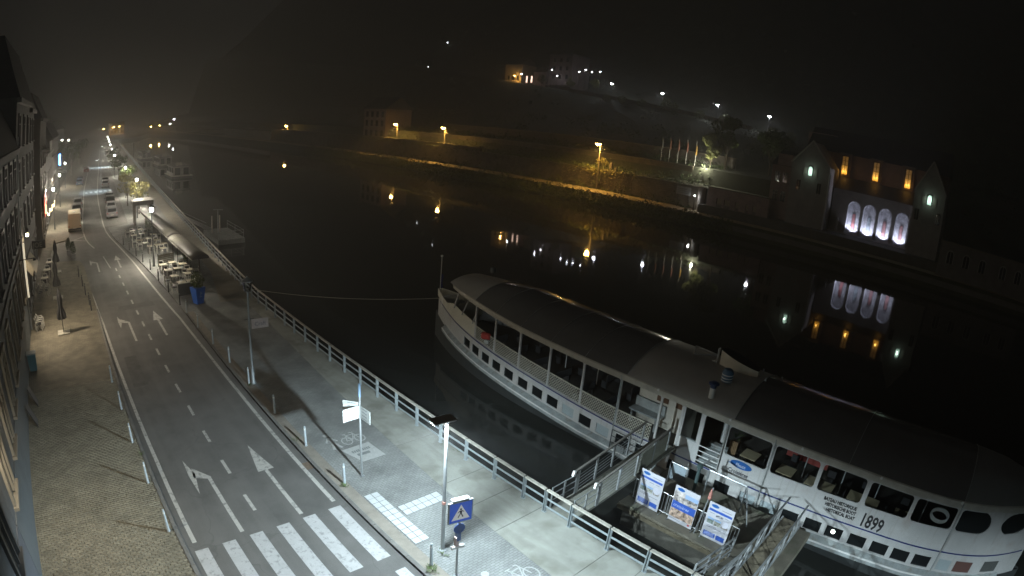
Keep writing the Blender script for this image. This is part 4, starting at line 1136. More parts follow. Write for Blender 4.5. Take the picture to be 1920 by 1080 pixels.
# access stair and old lattice gangway at the near end
ac = thing('access_ramp', 'narrow grey ramp with rails from the quay to the landing stage beside the last poster', 'ramp', (14.5, 4.5, 0))
MB().add([(14.4, 4.1, .0), (18.2, 4.1, -.98), (18.2, 4.85, -.98), (14.4, 4.85, .0)], [(0, 1, 2, 3)]).build('deck', M_pont, ac)
for y in (4.1, 4.85):
    a, c = Vector((14.5, y, .0)), Vector((18.0, y, -.95))
    for i in range(4): p = a.lerp(c, i / 3); MB().bar(p, p + Vector((0, 0, 1.0)), .06, .06).build('post', M_galv, ac)
    for z, w in ((1.0, .09), (.62, .08), (.3, .08)): MB().bar(a + Vector((0, 0, z)), c + Vector((0, 0, z)), .05, w).build('rail', M_galv, ac)
lgw = thing('lattice_gangway', 'old aluminium lattice gangway stained brown at the stern end of the landing stage', 'gangway', (15, 3.4, 0))
a0, a1 = Vector((14.5, 3.55, .05)), Vector((21.6, 3.7, -.55))
MB().add([a0 + Vector((0, -.55, 0)), a1 + Vector((0, -.55, 0)), a1 + Vector((0, .35, 0)), a0 + Vector((0, .35, 0))], [(0, 1, 2, 3)]).build('deck', mat('stained_deck', (.17, .145, .10), .8, var=.4, scale=4), lgw)
for s in (-.55, .35):
    p, q = a0 + Vector((0, s, 0)), a1 + Vector((0, s, 0)); up = Vector((0, 0, 1.0))
    MB().bar(p + up, q + up, .07, .07).build('top_rail', M_galv, lgw); MB().bar(p, q, .07, .10).build('bottom_chord', M_galv, lgw)
    for k in range(8):
        u, v = p.lerp(q, k / 8), p.lerp(q, (k + 1) / 8)
        MB().bar(u, v + up if k % 2 == 0 else u + up, .04, .04).build('lattice_bar', M_galv, lgw)
        MB().bar(u, u + up, .045, .045).build('lattice_post', M_galv, lgw)
mp = thing('mooring_post', 'short dark mooring post with a small hoist on the landing stage', 'mooring post', (20.7, 8.2, -1.0))
MB().lathe([(.16, 0), (.14, .2), (.08, .3), (.08, 1.5), (.14, 1.55), (.14, 1.7), (0, 1.75)], (20.7, 8.2, -1.0), 12).build('post', mat('post_teal', (.08, .12, .12), .5, .2), mp)
MB().bar((20.7, 8.2, .55), (21.2, 8.0, .9), .06).build('hoist_arm', M_galv, mp)
fr = thing('boarding_frame', 'grey steel frame with a pale panel beside the gangway landing', 'frame', (21.0, 9.2, -1.0))
q = MB(); q.path([(20.9, 8.8, -1.0), (20.9, 8.8, .1), (20.9, 9.7, .1), (20.9, 9.7, -1.0)], .035, 6); q.build('frame_tube', M_galv, fr)
MB().bb(20.89, 20.91, 8.86, 9.64, -.75, .05).build('panel', mat('panel_bluegrey', (.30, .36, .40), .5, var=.1, scale=3), fr)
fr2 = thing('boarding_frame', 'tall grey steel gate frame standing behind the middle poster board', 'frame', (21.2, 7.2, -1.0))
q = MB(); q.path([(21.2, 6.0, -1.0), (21.2, 6.0, .35), (21.2, 7.9, .35), (21.2, 7.9, -1.0)], .045, 6); q.bar((21.2, 6.0, .35), (20.4, 5.2, -1.0), .05); q.build('frame_tube', M_galv, fr2)
# ------------------------------------------------------------------ cafe terrace on the promenade
M_cwhite = mat('chair_white', (.66, .65, .60), .5, var=.05, scale=4)
M_cseat = mat('chair_seat_dark', (.05, .05, .055), .7)
def terrace_chair():
    t = thing('terrace_chair', '', 'chair')
    MB().box((0, 0, .44), (.46, .44, .05)).build('seat', M_cseat, t)
    bk = MB(); bk.bar((-.23, -.22, 0), (-.28, -.22, .88), .045); bk.bar((-.23, .22, 0), (-.28, .22, .88), .045); bk.bar((-.28, -.22, .86), (-.28, .22, .86), .05, .07); bk.build('back_frame', M_cwhite, t)
    MB().box((-.265, 0, .64), (.025, .36, .34)).build('backrest', M_cseat, t)
    for s in (-1, 1):
        MB().bar((.21, s * .22, 0), (.21, s * .22, .66), .045).build('leg', M_cwhite, t)
        MB().bar((.23, s * .22, .66), (-.27, s * .22, .66), .06, .03).build('armrest', M_cwhite, t)
    return t
def terrace_table():
    t = thing('terrace_table', '', 'table')
    MB().box((0, 0, .735), (.72, .72, .035)).build('table_top', mat('terrace_table_top', (.52, .47, .36), .5, var=.1, scale=5), t, bevel=.006)
    for a in (-.3, .3):
        for c in (-.3, .3): MB().bar((a, c, 0), (a, c, .72), .04).build('leg', M_steel_dark, t)
    return t
tc, tt = terrace_chair(), terrace_table()
k_ = [0, 0]
def set_of(x, y, chairs, where):
    place(tt, (x, y, 0), 0, 'square cafe table in %s, %s counting from the planter' % (where, ORD[k_[0]]), 'terrace tables'); k_[0] += 1
    for a in chairs:
        cx, cy_ = x - .62 * math.cos(a), y - .62 * math.sin(a)
        place(tc, (cx, cy_, 0), a + random.uniform(-.12, .12), 'white framed terrace chair in %s, %s counting from the planter' % (where, ORD[k_[1]] if k_[1] < 30 else 'number %d' % (k_[1] + 1)), 'terrace chairs'); k_[1] += 1
near = 'the near terrace block'; farb = 'the far terrace block'
H_ = math.pi / 2
for (x, y, ch) in ((9.35, 45.3, (H_, 0)), (10.2, 45.5, (H_, math.pi)), (9.2, 47.5, (0, math.pi)), (10.4, 47.8, (0, -H_)), (9.1, 49.7, (-H_, H_)), (10.0, 49.9, (-H_, 0)), (10.9, 48.9, (math.pi, -H_)), (10.9, 46.6, (0, H_)), (9.0, 51.8, (H_, -H_)), (10.0, 52.2, (H_, 0)), (10.8, 51.2, (-H_,))): set_of(x, y, ch, near)
k_[0] = k_[1] = 0
for (x, y, ch) in ((9.2, 60.2, (H_,)), (10.05, 60.5, (H_,)), (10.85, 60.8, (H_,)), (8.5, 63.8, (0, -H_)), (9.6, 64.3, (math.pi, H_)), (8.2, 67.0, (H_, -H_)), (9.3, 67.5, (H_, -H_)), (8.4, 69.8, (-H_, 0)), (9.5, 70.3, (-H_, math.pi)), (10.4, 63.0, (H_, -H_)), (10.5, 66.4, (H_, math.pi)), (8.9, 62.2, (0,)), (10.3, 58.6, (-H_, H_))): set_of(x, y, ch, farb)
# barrel awnings on posts
M_awn = mat('awning_canvas', (.10, .094, .08), .5, var=.12, scale=2)
M_awn_dark = mat('awning_dark', (.06, .055, .055), .6)
def awning(label, x0, y0, x1, y1, z):
    t = thing('terrace_awning', label, 'awning', ((x0 + x1) / 2, (y0 + y1) / 2, 0))
    d = Vector((x1 - x0, y1 - y0, 0)); L_ = d.length; d /= L_; n = Vector((d.y, -d.x, 0)); base = Vector((x0, y0, z))
    prof = [(-.80, -.30), (-.74, -.12), (-.4, .06), (0, .12), (.4, .06), (.7, -.08), (.75, -.28)]
    rows = [[base + d * (L_ * i / 6) + n * u + Vector((0, 0, h)) for u, h in prof] for i in range(7)]
    o = MB().grid(rows).build('canopy', M_awn, t, smooth=True); md = o.modifiers.new('thickness', 'SOLIDIFY'); md.thickness = .03
    MB().bar(base - n * .77 + Vector((0, 0, -.30)), base + d * L_ - n * .77 + Vector((0, 0, -.30)), .05, .07).build('front_bar', M_cwhite, t)
    for i in (0, 1):
        e = base + d * (L_ * i); MB().add([e + n * u + Vector((0, 0, h)) for u, h in prof], [tuple(range(len(prof)))]).build('end_cap', M_awn_dark, t)
    for i in range(3):
        p = base + d * (L_ * (.06 + .44 * i)); MB().bar((p.x, p.y, 0), (p.x, p.y, z + .1), .09).build('post', M_awn_dark, t)
    return t
awning('long arched terrace awning over the near tables, closest to the planter', 11.35, 46.2, 11.1, 55.6, 2.45)
awning('long arched terrace awning over the far tables, beyond the near one', 11.15, 56.4, 10.75, 75.3, 2.45)
# wooden screen between the blocks
ws = thing('wooden_screen', 'low pale wooden screen between the two terrace blocks', 'screen', (9.7, 55.0, 0))
for k in range(6): MB().bar((8.95, 54.1, .15 + .17 * k), (10.6, 54.5, .15 + .17 * k), .03, .14).build('plank', mat('screen_plank', (.36, .33, .26), .7, var=.2, scale=4), ws)
for p in ((8.95, 54.15), (10.6, 54.55)): MB().bar((p[0], p[1], 0), (p[0], p[1], 1.15), .08).build('post', M_steel_dark, ws)
ws2 = thing('glass_screen', 'low dark framed screen at the near end of the terrace beside the blue planter', 'screen', (9.2, 44.0, 0))
MB().bar((8.75, 43.9, .5), (10.1, 44.1, .5), .04, .95).build('panel', mat('screen_panel', (.12, .125, .12), .4), ws2)
MB().bar((8.75, 43.9, 1.0), (10.1, 44.1, 1.0), .06, .06).build('top_bar', M_cwhite, ws2)
# portal kiosk at the far end
ki = thing('kiosk_portal', 'dark timber portal with flat roof at the far end of the terrace', 'kiosk', (10.6, 78, 0))
for x, y in ((9.75, 77.4), (12.0, 77.8), (9.9, 79.6), (12.1, 79.9)): MB().bar((x, y, 0), (x, y, 3.0), .32).build('pillar', mat('portal_timber', (.11, .095, .08), .7, var=.2, scale=3), ki)
MB().bb(9.5, 12.4, 77.1, 80.1, 2.55, 3.05).build('roof_box', mat('portal_roof', (.14, .13, .115), .7, var=.15, scale=2), ki)
MB().bb(9.46, 12.44, 77.06, 80.14, 3.05, 3.12).build('roof_edge', mat('portal_edge', (.42, .40, .36), .6), ki)
# plants -----------------------------------------------------------
def leaf_cloud(n, fn, size, seed=1):
    rnd = random.Random(seed); mb = MB()
    for _ in range(n):
        c = Vector(fn(rnd)); s = size * rnd.uniform(.6, 1.3)
        a = Vector((rnd.gauss(0, 1), rnd.gauss(0, 1), rnd.gauss(0, 1))).normalized(); b_ = a.orthogonal().normalized()
        b_ = Matrix.Rotation(rnd.uniform(0, 6.28), 3, a) @ b_; c2 = a.cross(b_)
        mb.add([c - b_ * s, c + c2 * s * .45, c + b_ * s, c - c2 * s * .45], [(0, 1, 2, 3)])
    return mb
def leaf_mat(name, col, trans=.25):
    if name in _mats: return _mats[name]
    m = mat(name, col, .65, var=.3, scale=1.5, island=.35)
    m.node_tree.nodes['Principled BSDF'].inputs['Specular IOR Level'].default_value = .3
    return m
M_leaf = leaf_mat('leaf_green', (.075, .10, .03)); M_leaf_dk = leaf_mat('leaf_dark', (.06, .085, .035)); M_leaf_yel = leaf_mat('leaf_lamplit', (.22, .20, .06))  # last one is a lit copy: yellow lantern light put into the leaf colour
def blob(c, r, rnd, shell=.55):
    while True:
        p = Vector((rnd.uniform(-1, 1), rnd.uniform(-1, 1), rnd.uniform(-1, 1)))
        if shell < p.length < 1 or (p.length < shell and rnd.random() < .25): return (c[0] + p.x * r[0], c[1] + p.y * r[1], c[2] + p.z * r[2])
def tree(label, x, y, h, crown_r, name='street_tree', m=None, group=None, z0=0.0, n=900, size=.13, seed=1, lean=0, trunk_h=None):
    t = thing(name, label, 'tree', (x, y, z0), group)
    rnd = random.Random(seed); th = trunk_h or h * .42
    tr = MB(); tr.tube((x, y, z0), (x + lean * .4, y, z0 + th), .11 * h / 5, 8, .07 * h / 5)
    cl = []
    for k in range(9):
        a = k * 2.4 + rnd.uniform(-.4, .4); rr = crown_r * rnd.uniform(.35, .75)
        e = Vector((x + lean + rr * math.cos(a), y + rr * math.sin(a), z0 + th + (h - th) * rnd.uniform(.25, .85)))
        tr.tube((x + lean * .4, y, z0 + th * rnd.uniform(.85, 1.0)), e, .035 * h / 5, 5, .012); cl.append(e)
    cl.append(Vector((x + lean, y, z0 + h * .88)))
    tr.build('trunk', mat('bark', (.06, .045, .03), .9, var=.3, scale=6), t)
    rs = [crown_r * rnd.uniform(.32, .52) for _ in cl]
    def f(r): 
        k = r.randrange(len(cl)); return blob(cl[k], (rs[k], rs[k], rs[k] * .85), r)
    leaf_cloud(n, f, size, seed).build('crown', m or M_leaf, t, fix=False)
    return t
bpn = thing('blue_planter', 'tall square blue planter with a leafy shrub at the terrace corner', 'planter', (9.85, 41.6, 0))
def taper(mb, c, w0, w1, z0, z1, rz):
    q = Matrix.Rotation(rz, 3, 'Z'); v = []
    for w, z in ((w0, z0), (w1, z1)):
        for a, c_ in ((-1, -1), (1, -1), (1, 1), (-1, 1)): p = q @ Vector((a * w, c_ * w, 0)); v.append((c[0] + p.x, c[1] + p.y, z))
    mb.add(v, [(3, 2, 1, 0), (4, 5, 6, 7), (0, 1, 5, 4), (1, 2, 6, 5), (2, 3, 7, 6), (3, 0, 4, 7)])
pb = MB(); taper(pb, (9.85, 41.6), .30, .46, .02, 1.25, R(20)); pb.build('pot', mat('planter_blue', (.03, .14, .60), .35, var=.06, scale=3), bpn, bevel=.02)
sm_ = MB(); dirp = Vector((-.93, -.37, 0)); 
pq = Matrix.Rotation(R(20), 3, 'Z')
for (u, w_, z) in ((0, .10, .92), (.02, .16, .82), (-.03, .10, .72), (0, .22, .58)): 
    c_ = Vector((9.85, 41.6, 0)) + pq @ Vector((u, -(.30 + .16 * (z / 1.25)) - .012, 0)); sm_.box((c_.x, c_.y, z), (w_, .008, .045), rz=R(20))
sm_.build('pot_emblem', mat('planter_emblem', (.35, .55, .70), .5), bpn)
leaf_cloud(420, lambda r: blob((9.85, 41.6, 1.75), (.55, .55, .65), r), .10, 5).build('foliage', M_leaf, bpn, fix=False)
for i, (x, y, lb) in enumerate(((.55, 62.3, 'clipped dark topiary in a pot by the kerb line, nearer one'), (.05, 64.6, 'clipped dark topiary in a pot by the kerb line, farther one'))):
    t = thing('topiary', lb, 'plant', (x, y, 0), 'potted topiaries at the side street')
    q = MB(); taper(q, (x, y), .22, .27, 0, .5, 0); q.build('pot', mat('grey_pot', (.16, .16, .16), .7), t)
    leaf_cloud(1100, lambda r: (lambda p: (x + (p[0] - x) * (1.25 - .5 * (p[2] - .45) / 1.4), y + (p[1] - y) * (1.25 - .5 * (p[2] - .45) / 1.4), p[2]))(blob((x, y, 1.15), (.33, .33, .72), r)), .05, 7 + i).build('foliage', leaf_mat('leaf_topiary', (.03, .045, .02)), t, fix=False)
for i, (x, y, h, cr, m_, lb) in enumerate(((11.6, 86.5, 4.6, 1.9, M_leaf_yel, 'small lamplit street tree beside the second promenade lantern'), (10.9, 96.0, 5.0, 2.0, M_leaf_yel, 'small street tree between the second and third promenade lanterns'), (12.2, 108.5, 5.2, 2.1, M_leaf, 'street tree just beyond the third promenade lantern'), (13.6, 139, 5.6, 2.3, M_leaf, 'street tree just before the fourth promenade lantern'), (15.2, 170, 5.8, 2.4, M_leaf, 'street tree before the fifth promenade lantern'), (2.0, 168, 8.5, 3.4, M_leaf, 'taller green tree on the house side far up the street'), (-3.5, 196, 9.0, 3.6, M_leaf, 'broad green tree under lamps at the far square'), (5.5, 205, 8.0, 3.2, M_leaf_dk, 'dark green tree at the far square nearer the road'))):
    tree(lb, x, y, h, cr, m=m_, n=1100 if i < 3 else 700, size=.16 if i < 3 else .26, seed=20 + i, group='street trees')
# terrace shrubs
for i, (x, y) in enumerate(((10.9, 72.5), (10.6, 69.5), (11.9, 74.5), (11.6, 52.6))):
    t = thing('terrace_shrub', 'dark shrub in a box behind the terrace tables, %s from the portal' % ORD[i], 'shrub', (x, y, 0), 'terrace shrubs')
    MB().bb(x - .3, x + .3, y - .3, y + .3, 0, .5).build('planter_box', M_steel_dark, t)
    leaf_cloud(260, lambda r: blob((x, y, 1.2), (.55, .55, .7), r), .10, 40 + i).build('foliage', M_leaf_dk, t, fix=False)
# house-side terrace: closed umbrellas and stacked chairs
def umbrella(label, x, y):
    t = thing('closed_umbrella', label, 'umbrella', (x, y, 0), 'closed umbrellas')
    MB().tube((x, y, .05), (x, y, 3.05), .028, 8).build('pole', M_steel_dark, t)
    n = 16; rows = []
    for z, r in ((.98, .20), (1.0, .30), (1.35, .27), (1.7, .17), (1.85, .13), (2.2, .17), (2.6, .13), (2.95, .05), (3.05, .015)):
        rows.append([(x + r * (1 + .28 * math.cos(8 * a)) * math.cos(a), y + r * (1 + .28 * math.cos(8 * a)) * math.sin(a), z) for a in [2 * math.pi * i / 32 for i in range(33)]])
    MB().grid(rows).build('canopy', mat('umbrella_fabric', (.055, .055, .06), .8, var=.15, scale=4), t, smooth=True)
    for a in (-.24, .24):
        for c in (-.24, .24): MB().box((x + a, y + c, .04), (.45, .45, .07)).build('base_slab', mat('umbrella_base', (.45, .43, .37), .8, var=.1, scale=4), t, bevel=.01)
umbrella('closed dark umbrella on a slab base on the house-side pavement, nearest one', -1.04, 39.9)
umbrella('closed dark umbrella on the house-side pavement, middle one', -1.35, 48.6)
umbrella('closed dark umbrella on the house-side pavement, farthest one', -1.4, 57.5)
k2 = 0
for (x, y) in ((-3.0, 41.3), (-3.0, 49.5), (-2.5, 49.9)):
    for k in range(3):
        o = copy_tree(tc); o.location = (x + .09 * k, y + .14 * k, .10 * k); o.rotation_euler = (0, 0, R(15)); o['label'] = 'stacked white chair by the cafe wall, %s of the stacked chairs from the nearest umbrella' % ORD[k2]; o['group'] = 'stacked chairs by the cafe wall'; k2 += 1
for i, (x, y) in enumerate(((-2.6, 53.0), (-2.4, 56.0), (-2.2, 59.0))):
    o = copy_tree(tt); o.location = (x, y, 0); o['label'] = 'small table by the cafe front, %s beyond the stacked chairs' % ORD[i]; o['group'] = 'tables by the cafe front'
    for s in (-1, 1):
        o = copy_tree(tc); o.location = (x, y + s * .7, 0); o.rotation_euler = (0, 0, -s * H_); o['label'] = 'white chair by the cafe front table, %s on the %s side' % (ORD[i], 'near' if s < 0 else 'far'); o['group'] = 'chairs by the cafe front'
tb = thing('waste_bin', 'teal bin against the house wall before the stacked chairs', 'bin', (-3.35, 34.3, 0))
q = MB(); taper(q, (-3.35, 34.3), .24, .29, 0, 1.0, 0); q.build('bin_body', mat('teal_bin', (.06, .14, .16), .5), tb, bevel=.02)
MB().bb(-3.68, -3.02, 33.98, 34.62, 1.0, 1.08).build('lid', mat('bin_lid', (.30, .34, .35), .5), tb, bevel=.02)
for i, (x, y) in enumerate(((-3.3, 29.6), (-3.35, 27.4))):
    t = thing('wall_board', 'dark folding board against the house wall, %s before the bin' % ORD[i], 'board', (x, y, 0), 'boards at the house wall')
    MB().bar((x + .22, y - .35, 0), (x - .2, y - .35, 1.0), .05).build('leg', M_steel_dark, t); MB().add([(x + .22, y - .4, .0), (x + .22, y + .4, .0), (x - .2, y + .4, 1.0), (x - .2, y - .4, 1.0)], [(0, 1, 2, 3)]).build('panel', mat('board_dark', (.07, .07, .075), .6), t)
# ------------------------------------------------------------------ parked vehicles (front towards +y)
def wheel(t, x, y, r=.31, w=.2):
    ty = MB().tube((x - w / 2, y, r), (x + w / 2, y, r), r, 16).build('wheel', M_rubber, t)
    s = 1 if x > 0 else -1
    MB().tube((x + s * w * .35, y, r), (x + s * (w / 2 + .012), y, r), r * .6, 12).build('rim', M_galv, ty)
def car(name, paint, L_=4.2, W=1.74, Hh=1.46, kind='hatch'):
    t = thing(name, '', 'car')
    f, r = L_ / 2, -L_ / 2
    low = [(r, .25), (f, .25), (f, .62), (f - .12, .72), (f - 1.05, .90), (r + .10, .95), (r, .80)]
    rows = []
    def body(poly, x0, mb, taper_top=0.0):
        n = len(poly); zs = [p[1] for p in poly]; z0, z1 = min(zs), max(zs)
        A = []; B = []
        for (y, z) in poly:
            k = (z - z0) / (z1 - z0 + 1e-6); w = x0 - taper_top * k
            A.append((-w, y, z)); B.append((w, y, z))
        mb.add(A + B, [tuple(range(n)), tuple(reversed(range(n, 2 * n)))] + [(i, i + n, (i + 1) % n + n, (i + 1) % n) for i in range(n)])
    mb = MB(); body(low, W / 2, mb, .05); mb.build('body', paint, t, bevel=.05)
    if kind == 'van':
        cab = [(r + .02, .9), (f - .95, .9), (f - 1.25, Hh - .12), (f - 1.5, Hh), (r + .06, Hh)]
    elif kind == 'estate':
        cab = [(r + .08, .9), (f - 1.0, .9), (f - 1.75, Hh - .03), (f - 2.0, Hh), (r + .55, Hh), (r + .35, Hh - .06)]
    else:
        cab = [(r + .12, .9), (f - 1.0, .9), (f - 1.75, Hh - .03), (f - 2.0, Hh), (r + .85, Hh), (r + .65, Hh - .05)]
    mb = MB(); body(cab, W / 2 - .06, mb, .12 if kind != 'van' else .06); mb.build('cabin', paint, t, bevel=.05)
    # glass: slightly proud panes
    def pane(nm, pts): MB().add(pts, [tuple(range(len(pts)))]).build(nm, M_dark_glass, t, fix=False)
    wt = W / 2 - .06; e = .012
    if kind != 'van':
        ys0, ys1 = cab[1][0] - .12, cab[0][0] + .30; zb, zt = .95, Hh - .10
        for s in (-1, 1):
            pane('side_window', [(s * (wt - .01 + e), ys1, zb), (s * (wt - .01 + e), ys0 - .05, zb), (s * (wt - .10 + e), ys0 - .75, zt), (s * (wt - .10 + e), ys1 + .45, zt)])
        yb, ye = cab[1][0], cab[2][0]
        pane('windscreen', [(-wt + .10, yb - .03 + e * 2, .96), (wt - .10, yb - .03 + e * 2, .96), (wt - .20, ye + .04 + e * 2, Hh - .06), (-wt + .20, ye + .04 + e * 2, Hh - .06)])
        y0_, y1_ = cab[0][0], cab[-1][0]
        pane('rear_window', [(-wt + .14, y0_ + .02 - e, .99), (wt - .14, y0_ + .02 - e, .99), (wt - .22, y1_ - .06 - e, Hh - .10), (-wt + .22, y1_ - .06 - e, Hh - .10)])
    else:
        pane('windscreen', [(-wt + .06, cab[1][0] + e, 1.0), (wt - .06, cab[1][0] + e, 1.0), (wt - .10, cab[2][0] + .03 + e, Hh - .18), (-wt + .10, cab[2][0] + .03 + e, Hh - .18)])
        for s in (-1, 1):
            pane('side_window', [(s * (wt - .0 + e), f - 1.15, 1.05), (s * (wt + e), f - 2.1, 1.05), (s * (wt - .04 + e), f - 2.1, Hh - .5), (s * (wt - .04 + e), f - 1.35, Hh - .5)])
            MB().box((s * .42, r - .012, 1.35), (.72, .02, 1.5)).build('rear_door', paint, t, bevel=.02)
        MB().bb(-.2, .2, -1.6, -.9, Hh, Hh + .05).build('roof_hatch', M_galv_pale, t)
    tl = mat('tail_lamp', (.30, .015, .012), .3); hl = mat('head_lamp', (.7, .72, .72), .15)
    for s in (-1, 1):
        MB().box((s * (W / 2 - .16), r - .005, .78), (.22, .05, .14)).build('tail_light', tl, t)
        MB().box((s * (W / 2 - .2), f - .02, .62), (.28, .06, .12)).build('headlight', hl, t)
        MB().box((s * (W / 2 + .06), cab[1][0] - .35, 1.0), (.16, .09, .11)).build('door_mirror', paint if kind != 'van' else M_black, t)
        wheel(t, s * (W / 2 - .11), f - .8); wheel(t, s * (W / 2 - .11), r + .75)
    MB().box((0, r - .02, .42), (W - .15, .08, .22)).build('bumper', M_black if kind == 'van' else paint, t, bevel=.03)
    MB().box((0, r - .065, .55), (.5, .012, .11)).build('number_plate', mat('plate', (.6, .58, .5), .5), t)
    return t
PA = lambda n, c: mat(n, c, .38, .1, coat=.15)
black_p, silver_p, white_p, blue_p, grey_p, red_p = PA('paint_black', (.015, .015, .017)), PA('paint_silver', (.22, .22, .23)), PA('paint_white', (.5, .5, .5)), PA('paint_blue', (.06, .10, .16)), PA('paint_grey', (.12, .12, .125)), PA('paint_red', (.18, .03, .025))
def put(t, x, y, lb, rz=.05): t.location = (x, y, -.1); t.rotation_euler = (0, 0, -rz); t['label'] = lb; t['group'] = 'vehicles parked along the street'
put(car('parked_van', PA('paint_cream', (.52, .45, .32)), 5.6, 1.98, 2.35, 'van'), 1.25, 81.0, 'large cream van parked before the house fronts', .03)
put(car('parked_car', black_p, 4.1, 1.72, 1.48), 1.65, 89.0, 'black car parked directly in front of the cream van')
put(car('parked_car', grey_p, 4.4, 1.78, 1.47, 'estate'), 2.0, 95.5, 'dark grey car parked second in front of the cream van')
put(car('parked_car', silver_p, 4.3, 1.75, 1.5), 2.4, 102.5, 'silver car parked third in front of the cream van')
put(car('parked_car', blue_p, 4.2, 1.75, 1.46), 3.7, 138.0, 'blue car parked beyond the lit crossing on the house side')
put(car('parked_car', black_p, 4.2, 1.75, 1.46), 4.1, 145.0, 'black car parked beyond the blue car on the house side')
put(car('parked_car', silver_p, 4.3, 1.76, 1.52, 'estate'), 7.35, 87.5, 'silver estate car parked nearest the terrace side, lights off')
put(car('parked_car', white_p, 4.0, 1.7, 1.46), 7.75, 93.8, 'white car with dark windows parked ahead of the silver estate')
put(car('parked_car', black_p, 4.4, 1.78, 1.6, 'estate'), 8.15, 100.3, 'black tall car parked ahead of the white car')
put(car('parked_car', black_p, 4.2, 1.75, 1.45), 8.55, 106.6, 'black car parked last before the lit crossing on the terrace side')
put(car('parked_car', white_p, 4.3, 1.76, 1.5), 9.4, 128.6, 'bright white car parked just beyond the lit crossing on the terrace side')
put(car('parked_car', grey_p, 4.3, 1.76, 1.5), 9.9, 135.5, 'dark grey car parked beyond the bright white car')
put(car('parked_car', red_p, 4.3, 1.76, 1.5), 6.8, 172.0, 'dark red car crossing far up the street', .06)
put(car('parked_car', silver_p, 4.3, 1.76, 1.5), -1.5, 176.0, 'silver car parked at the far square', 1.4)
put(car('parked_car', white_p, 4.3, 1.76, 1.5), -4.5, 186.0, 'white car parked at the far square under the trees', 1.4)
# crossing lamps: poles with a light over each far crossing
for i, (x, y, pw) in enumerate(((8.0, 121.5, 3500), (13.4, 184.0, 6000))):
    t = thing('crossing_lamp', 'slim pole lamp lighting the %s zebra crossing up the street' % ('nearer lit' if i == 0 else 'farther lit'), 'street lamp', (x, y, 0), 'crossing lamps')
    MB().tube((x, y, 0), (x, y, 6.0), .06, 8, .045).build('pole', M_galv, t)
    MB().bar((x, y, 6.0), (x - .9, y, 6.1), .10, .06).build('arm', M_galv, t)
    MB().box((x - .9, y, 6.05), (.6, .3, .06)).build('lamp_head', M_galv, t)
    MB().box((x - .9, y, 6.012), (.5, .24, .012)).build('led_panel', glow('led_panel_far', (.8, .92, 1), 40), t)
    lamp('crossing_light', 'SPOT', (x - .9, y, 5.98), pw, WHITE_LED, t, size=.1, spot=R(100), blend=.5, direction=(-.25, 0, -1))

# ------------------------------------------------------------------ houseboats, jetty and mooring piles up the river
M_hbwall = mat('houseboat_wall', (.34, .33, .31), .6, var=.1, scale=1)
def houseboat(label, x0, x1, y0, y1, top, upper=True, m=None):
    t = thing('houseboat', label, 'houseboat', ((x0 + x1) / 2, (y0 + y1) / 2, WATER_Z), 'houseboats moored up the river')
    m = m or M_hbwall
    MB().bb(x0 - .5, x1 + .5, y0 - .6, y1 + .6, WATER_Z - .4, WATER_Z + .55).build('pontoon', mat('pontoon_grey', (.10, .10, .10), .7), t)
    MB().bb(x0 - .6, x1 + .6, y0 - .75, y1 + .75, WATER_Z + .55, WATER_Z + .68).build('deck', mat('pale_deck', (.50, .48, .42), .7, var=.1, scale=2), t)
    h = WATER_Z + .68 + 2.4
    MB().bb(x0, x1, y0, y1, WATER_Z + .68, h).build('cabin', m, t)
    MB().bb(x0 - .2, x1 + .2, y0 - .25, y1 + .25, h, h + .12).build('roof', mat('houseboat_roof', (.18, .18, .17), .7), t)
    n = max(2, int((x1 - x0) / 1.7))
    for k in range(n):
        a = x0 + (x1 - x0) * (k + .18) / n; c = x0 + (x1 - x0) * (k + .82) / n
        w = MB().bb(a, c, y0 - .03, y0 + .02, WATER_Z + .9, h - .35).build('window', M_dark_glass, t)
        f = MB(); f.bb(a - .06, a, y0 - .05, y0, WATER_Z + .84, h - .3); f.bb(c, c + .06, y0 - .05, y0, WATER_Z + .84, h - .3); f.bb(a, c, y0 - .05, y0, h - .36, h - .3); f.build('frame', mat('houseboat_frame', (.48, .45, .40), .6), w)
    n = max(2, int((y1 - y0) / 2.2))
    for k in range(n):
        a = y0 + (y1 - y0) * (k + .2) / n; c = y0 + (y1 - y0) * (k + .8) / n
        MB().bb(x0 - .03, x0 + .02, a, c, WATER_Z + 1.4, h - .4).build('window', M_dark_glass, t)
    if upper:
        rl = MB()
        for p, q in (((x0, y0), (x1, y0)), ((x0, y0), (x0, y1)), ((x1, y0), (x1, y1))):
            for z in (.5, 1.0): rl.bar((p[0], p[1], h + z), (q[0], q[1], h + z), .04)
            for i in range(5): a = Vector(p).lerp(Vector(q), i / 4); rl.bar((a.x, a.y, h + .1), (a.x, a.y, h + 1.0), .04)
        rl.build('roof_railing', mat('houseboat_frame', (.48, .45, .40), .6), t)
        MB().bb(x0 + 1.2, x0 + 2.8, y0 + 1.5, y0 + 2.6, h + .12, h + .85).build('roof_seat', mat('roof_seat', (.45, .42, .36), .7), t)
    return t
houseboat('largest of the houseboats with railed roof deck, nearest one', 30.2, 35.0, 153, 163, 2.2)
houseboat('middle houseboat with white framed door', 33.2, 37.5, 193, 205, 2.2)
houseboat('farthest small houseboat along the quay', 32.5, 36.2, 232, 244, 2.2, False)
jt = thing('floating_jetty', 'small floating jetty with railings and a mast beside the quay', 'jetty', (21.0, 74, WATER_Z))
MB().bb(19.6, 23.2, 69.8, 77.5, WATER_Z - .2, WATER_Z + .6).build('float', mat('jetty_float', (.24, .25, .24), .8, var=.2, scale=2), jt)
MB().add([(16.6, 84, -.2), (19.9, 77, -1.5), (21.0, 77.4, -1.5), (17.7, 84.4, -.2)], [(0, 1, 2, 3)]).build('ramp', mat('jetty_ramp', (.26, .26, .25), .8), jt)
q = MB()
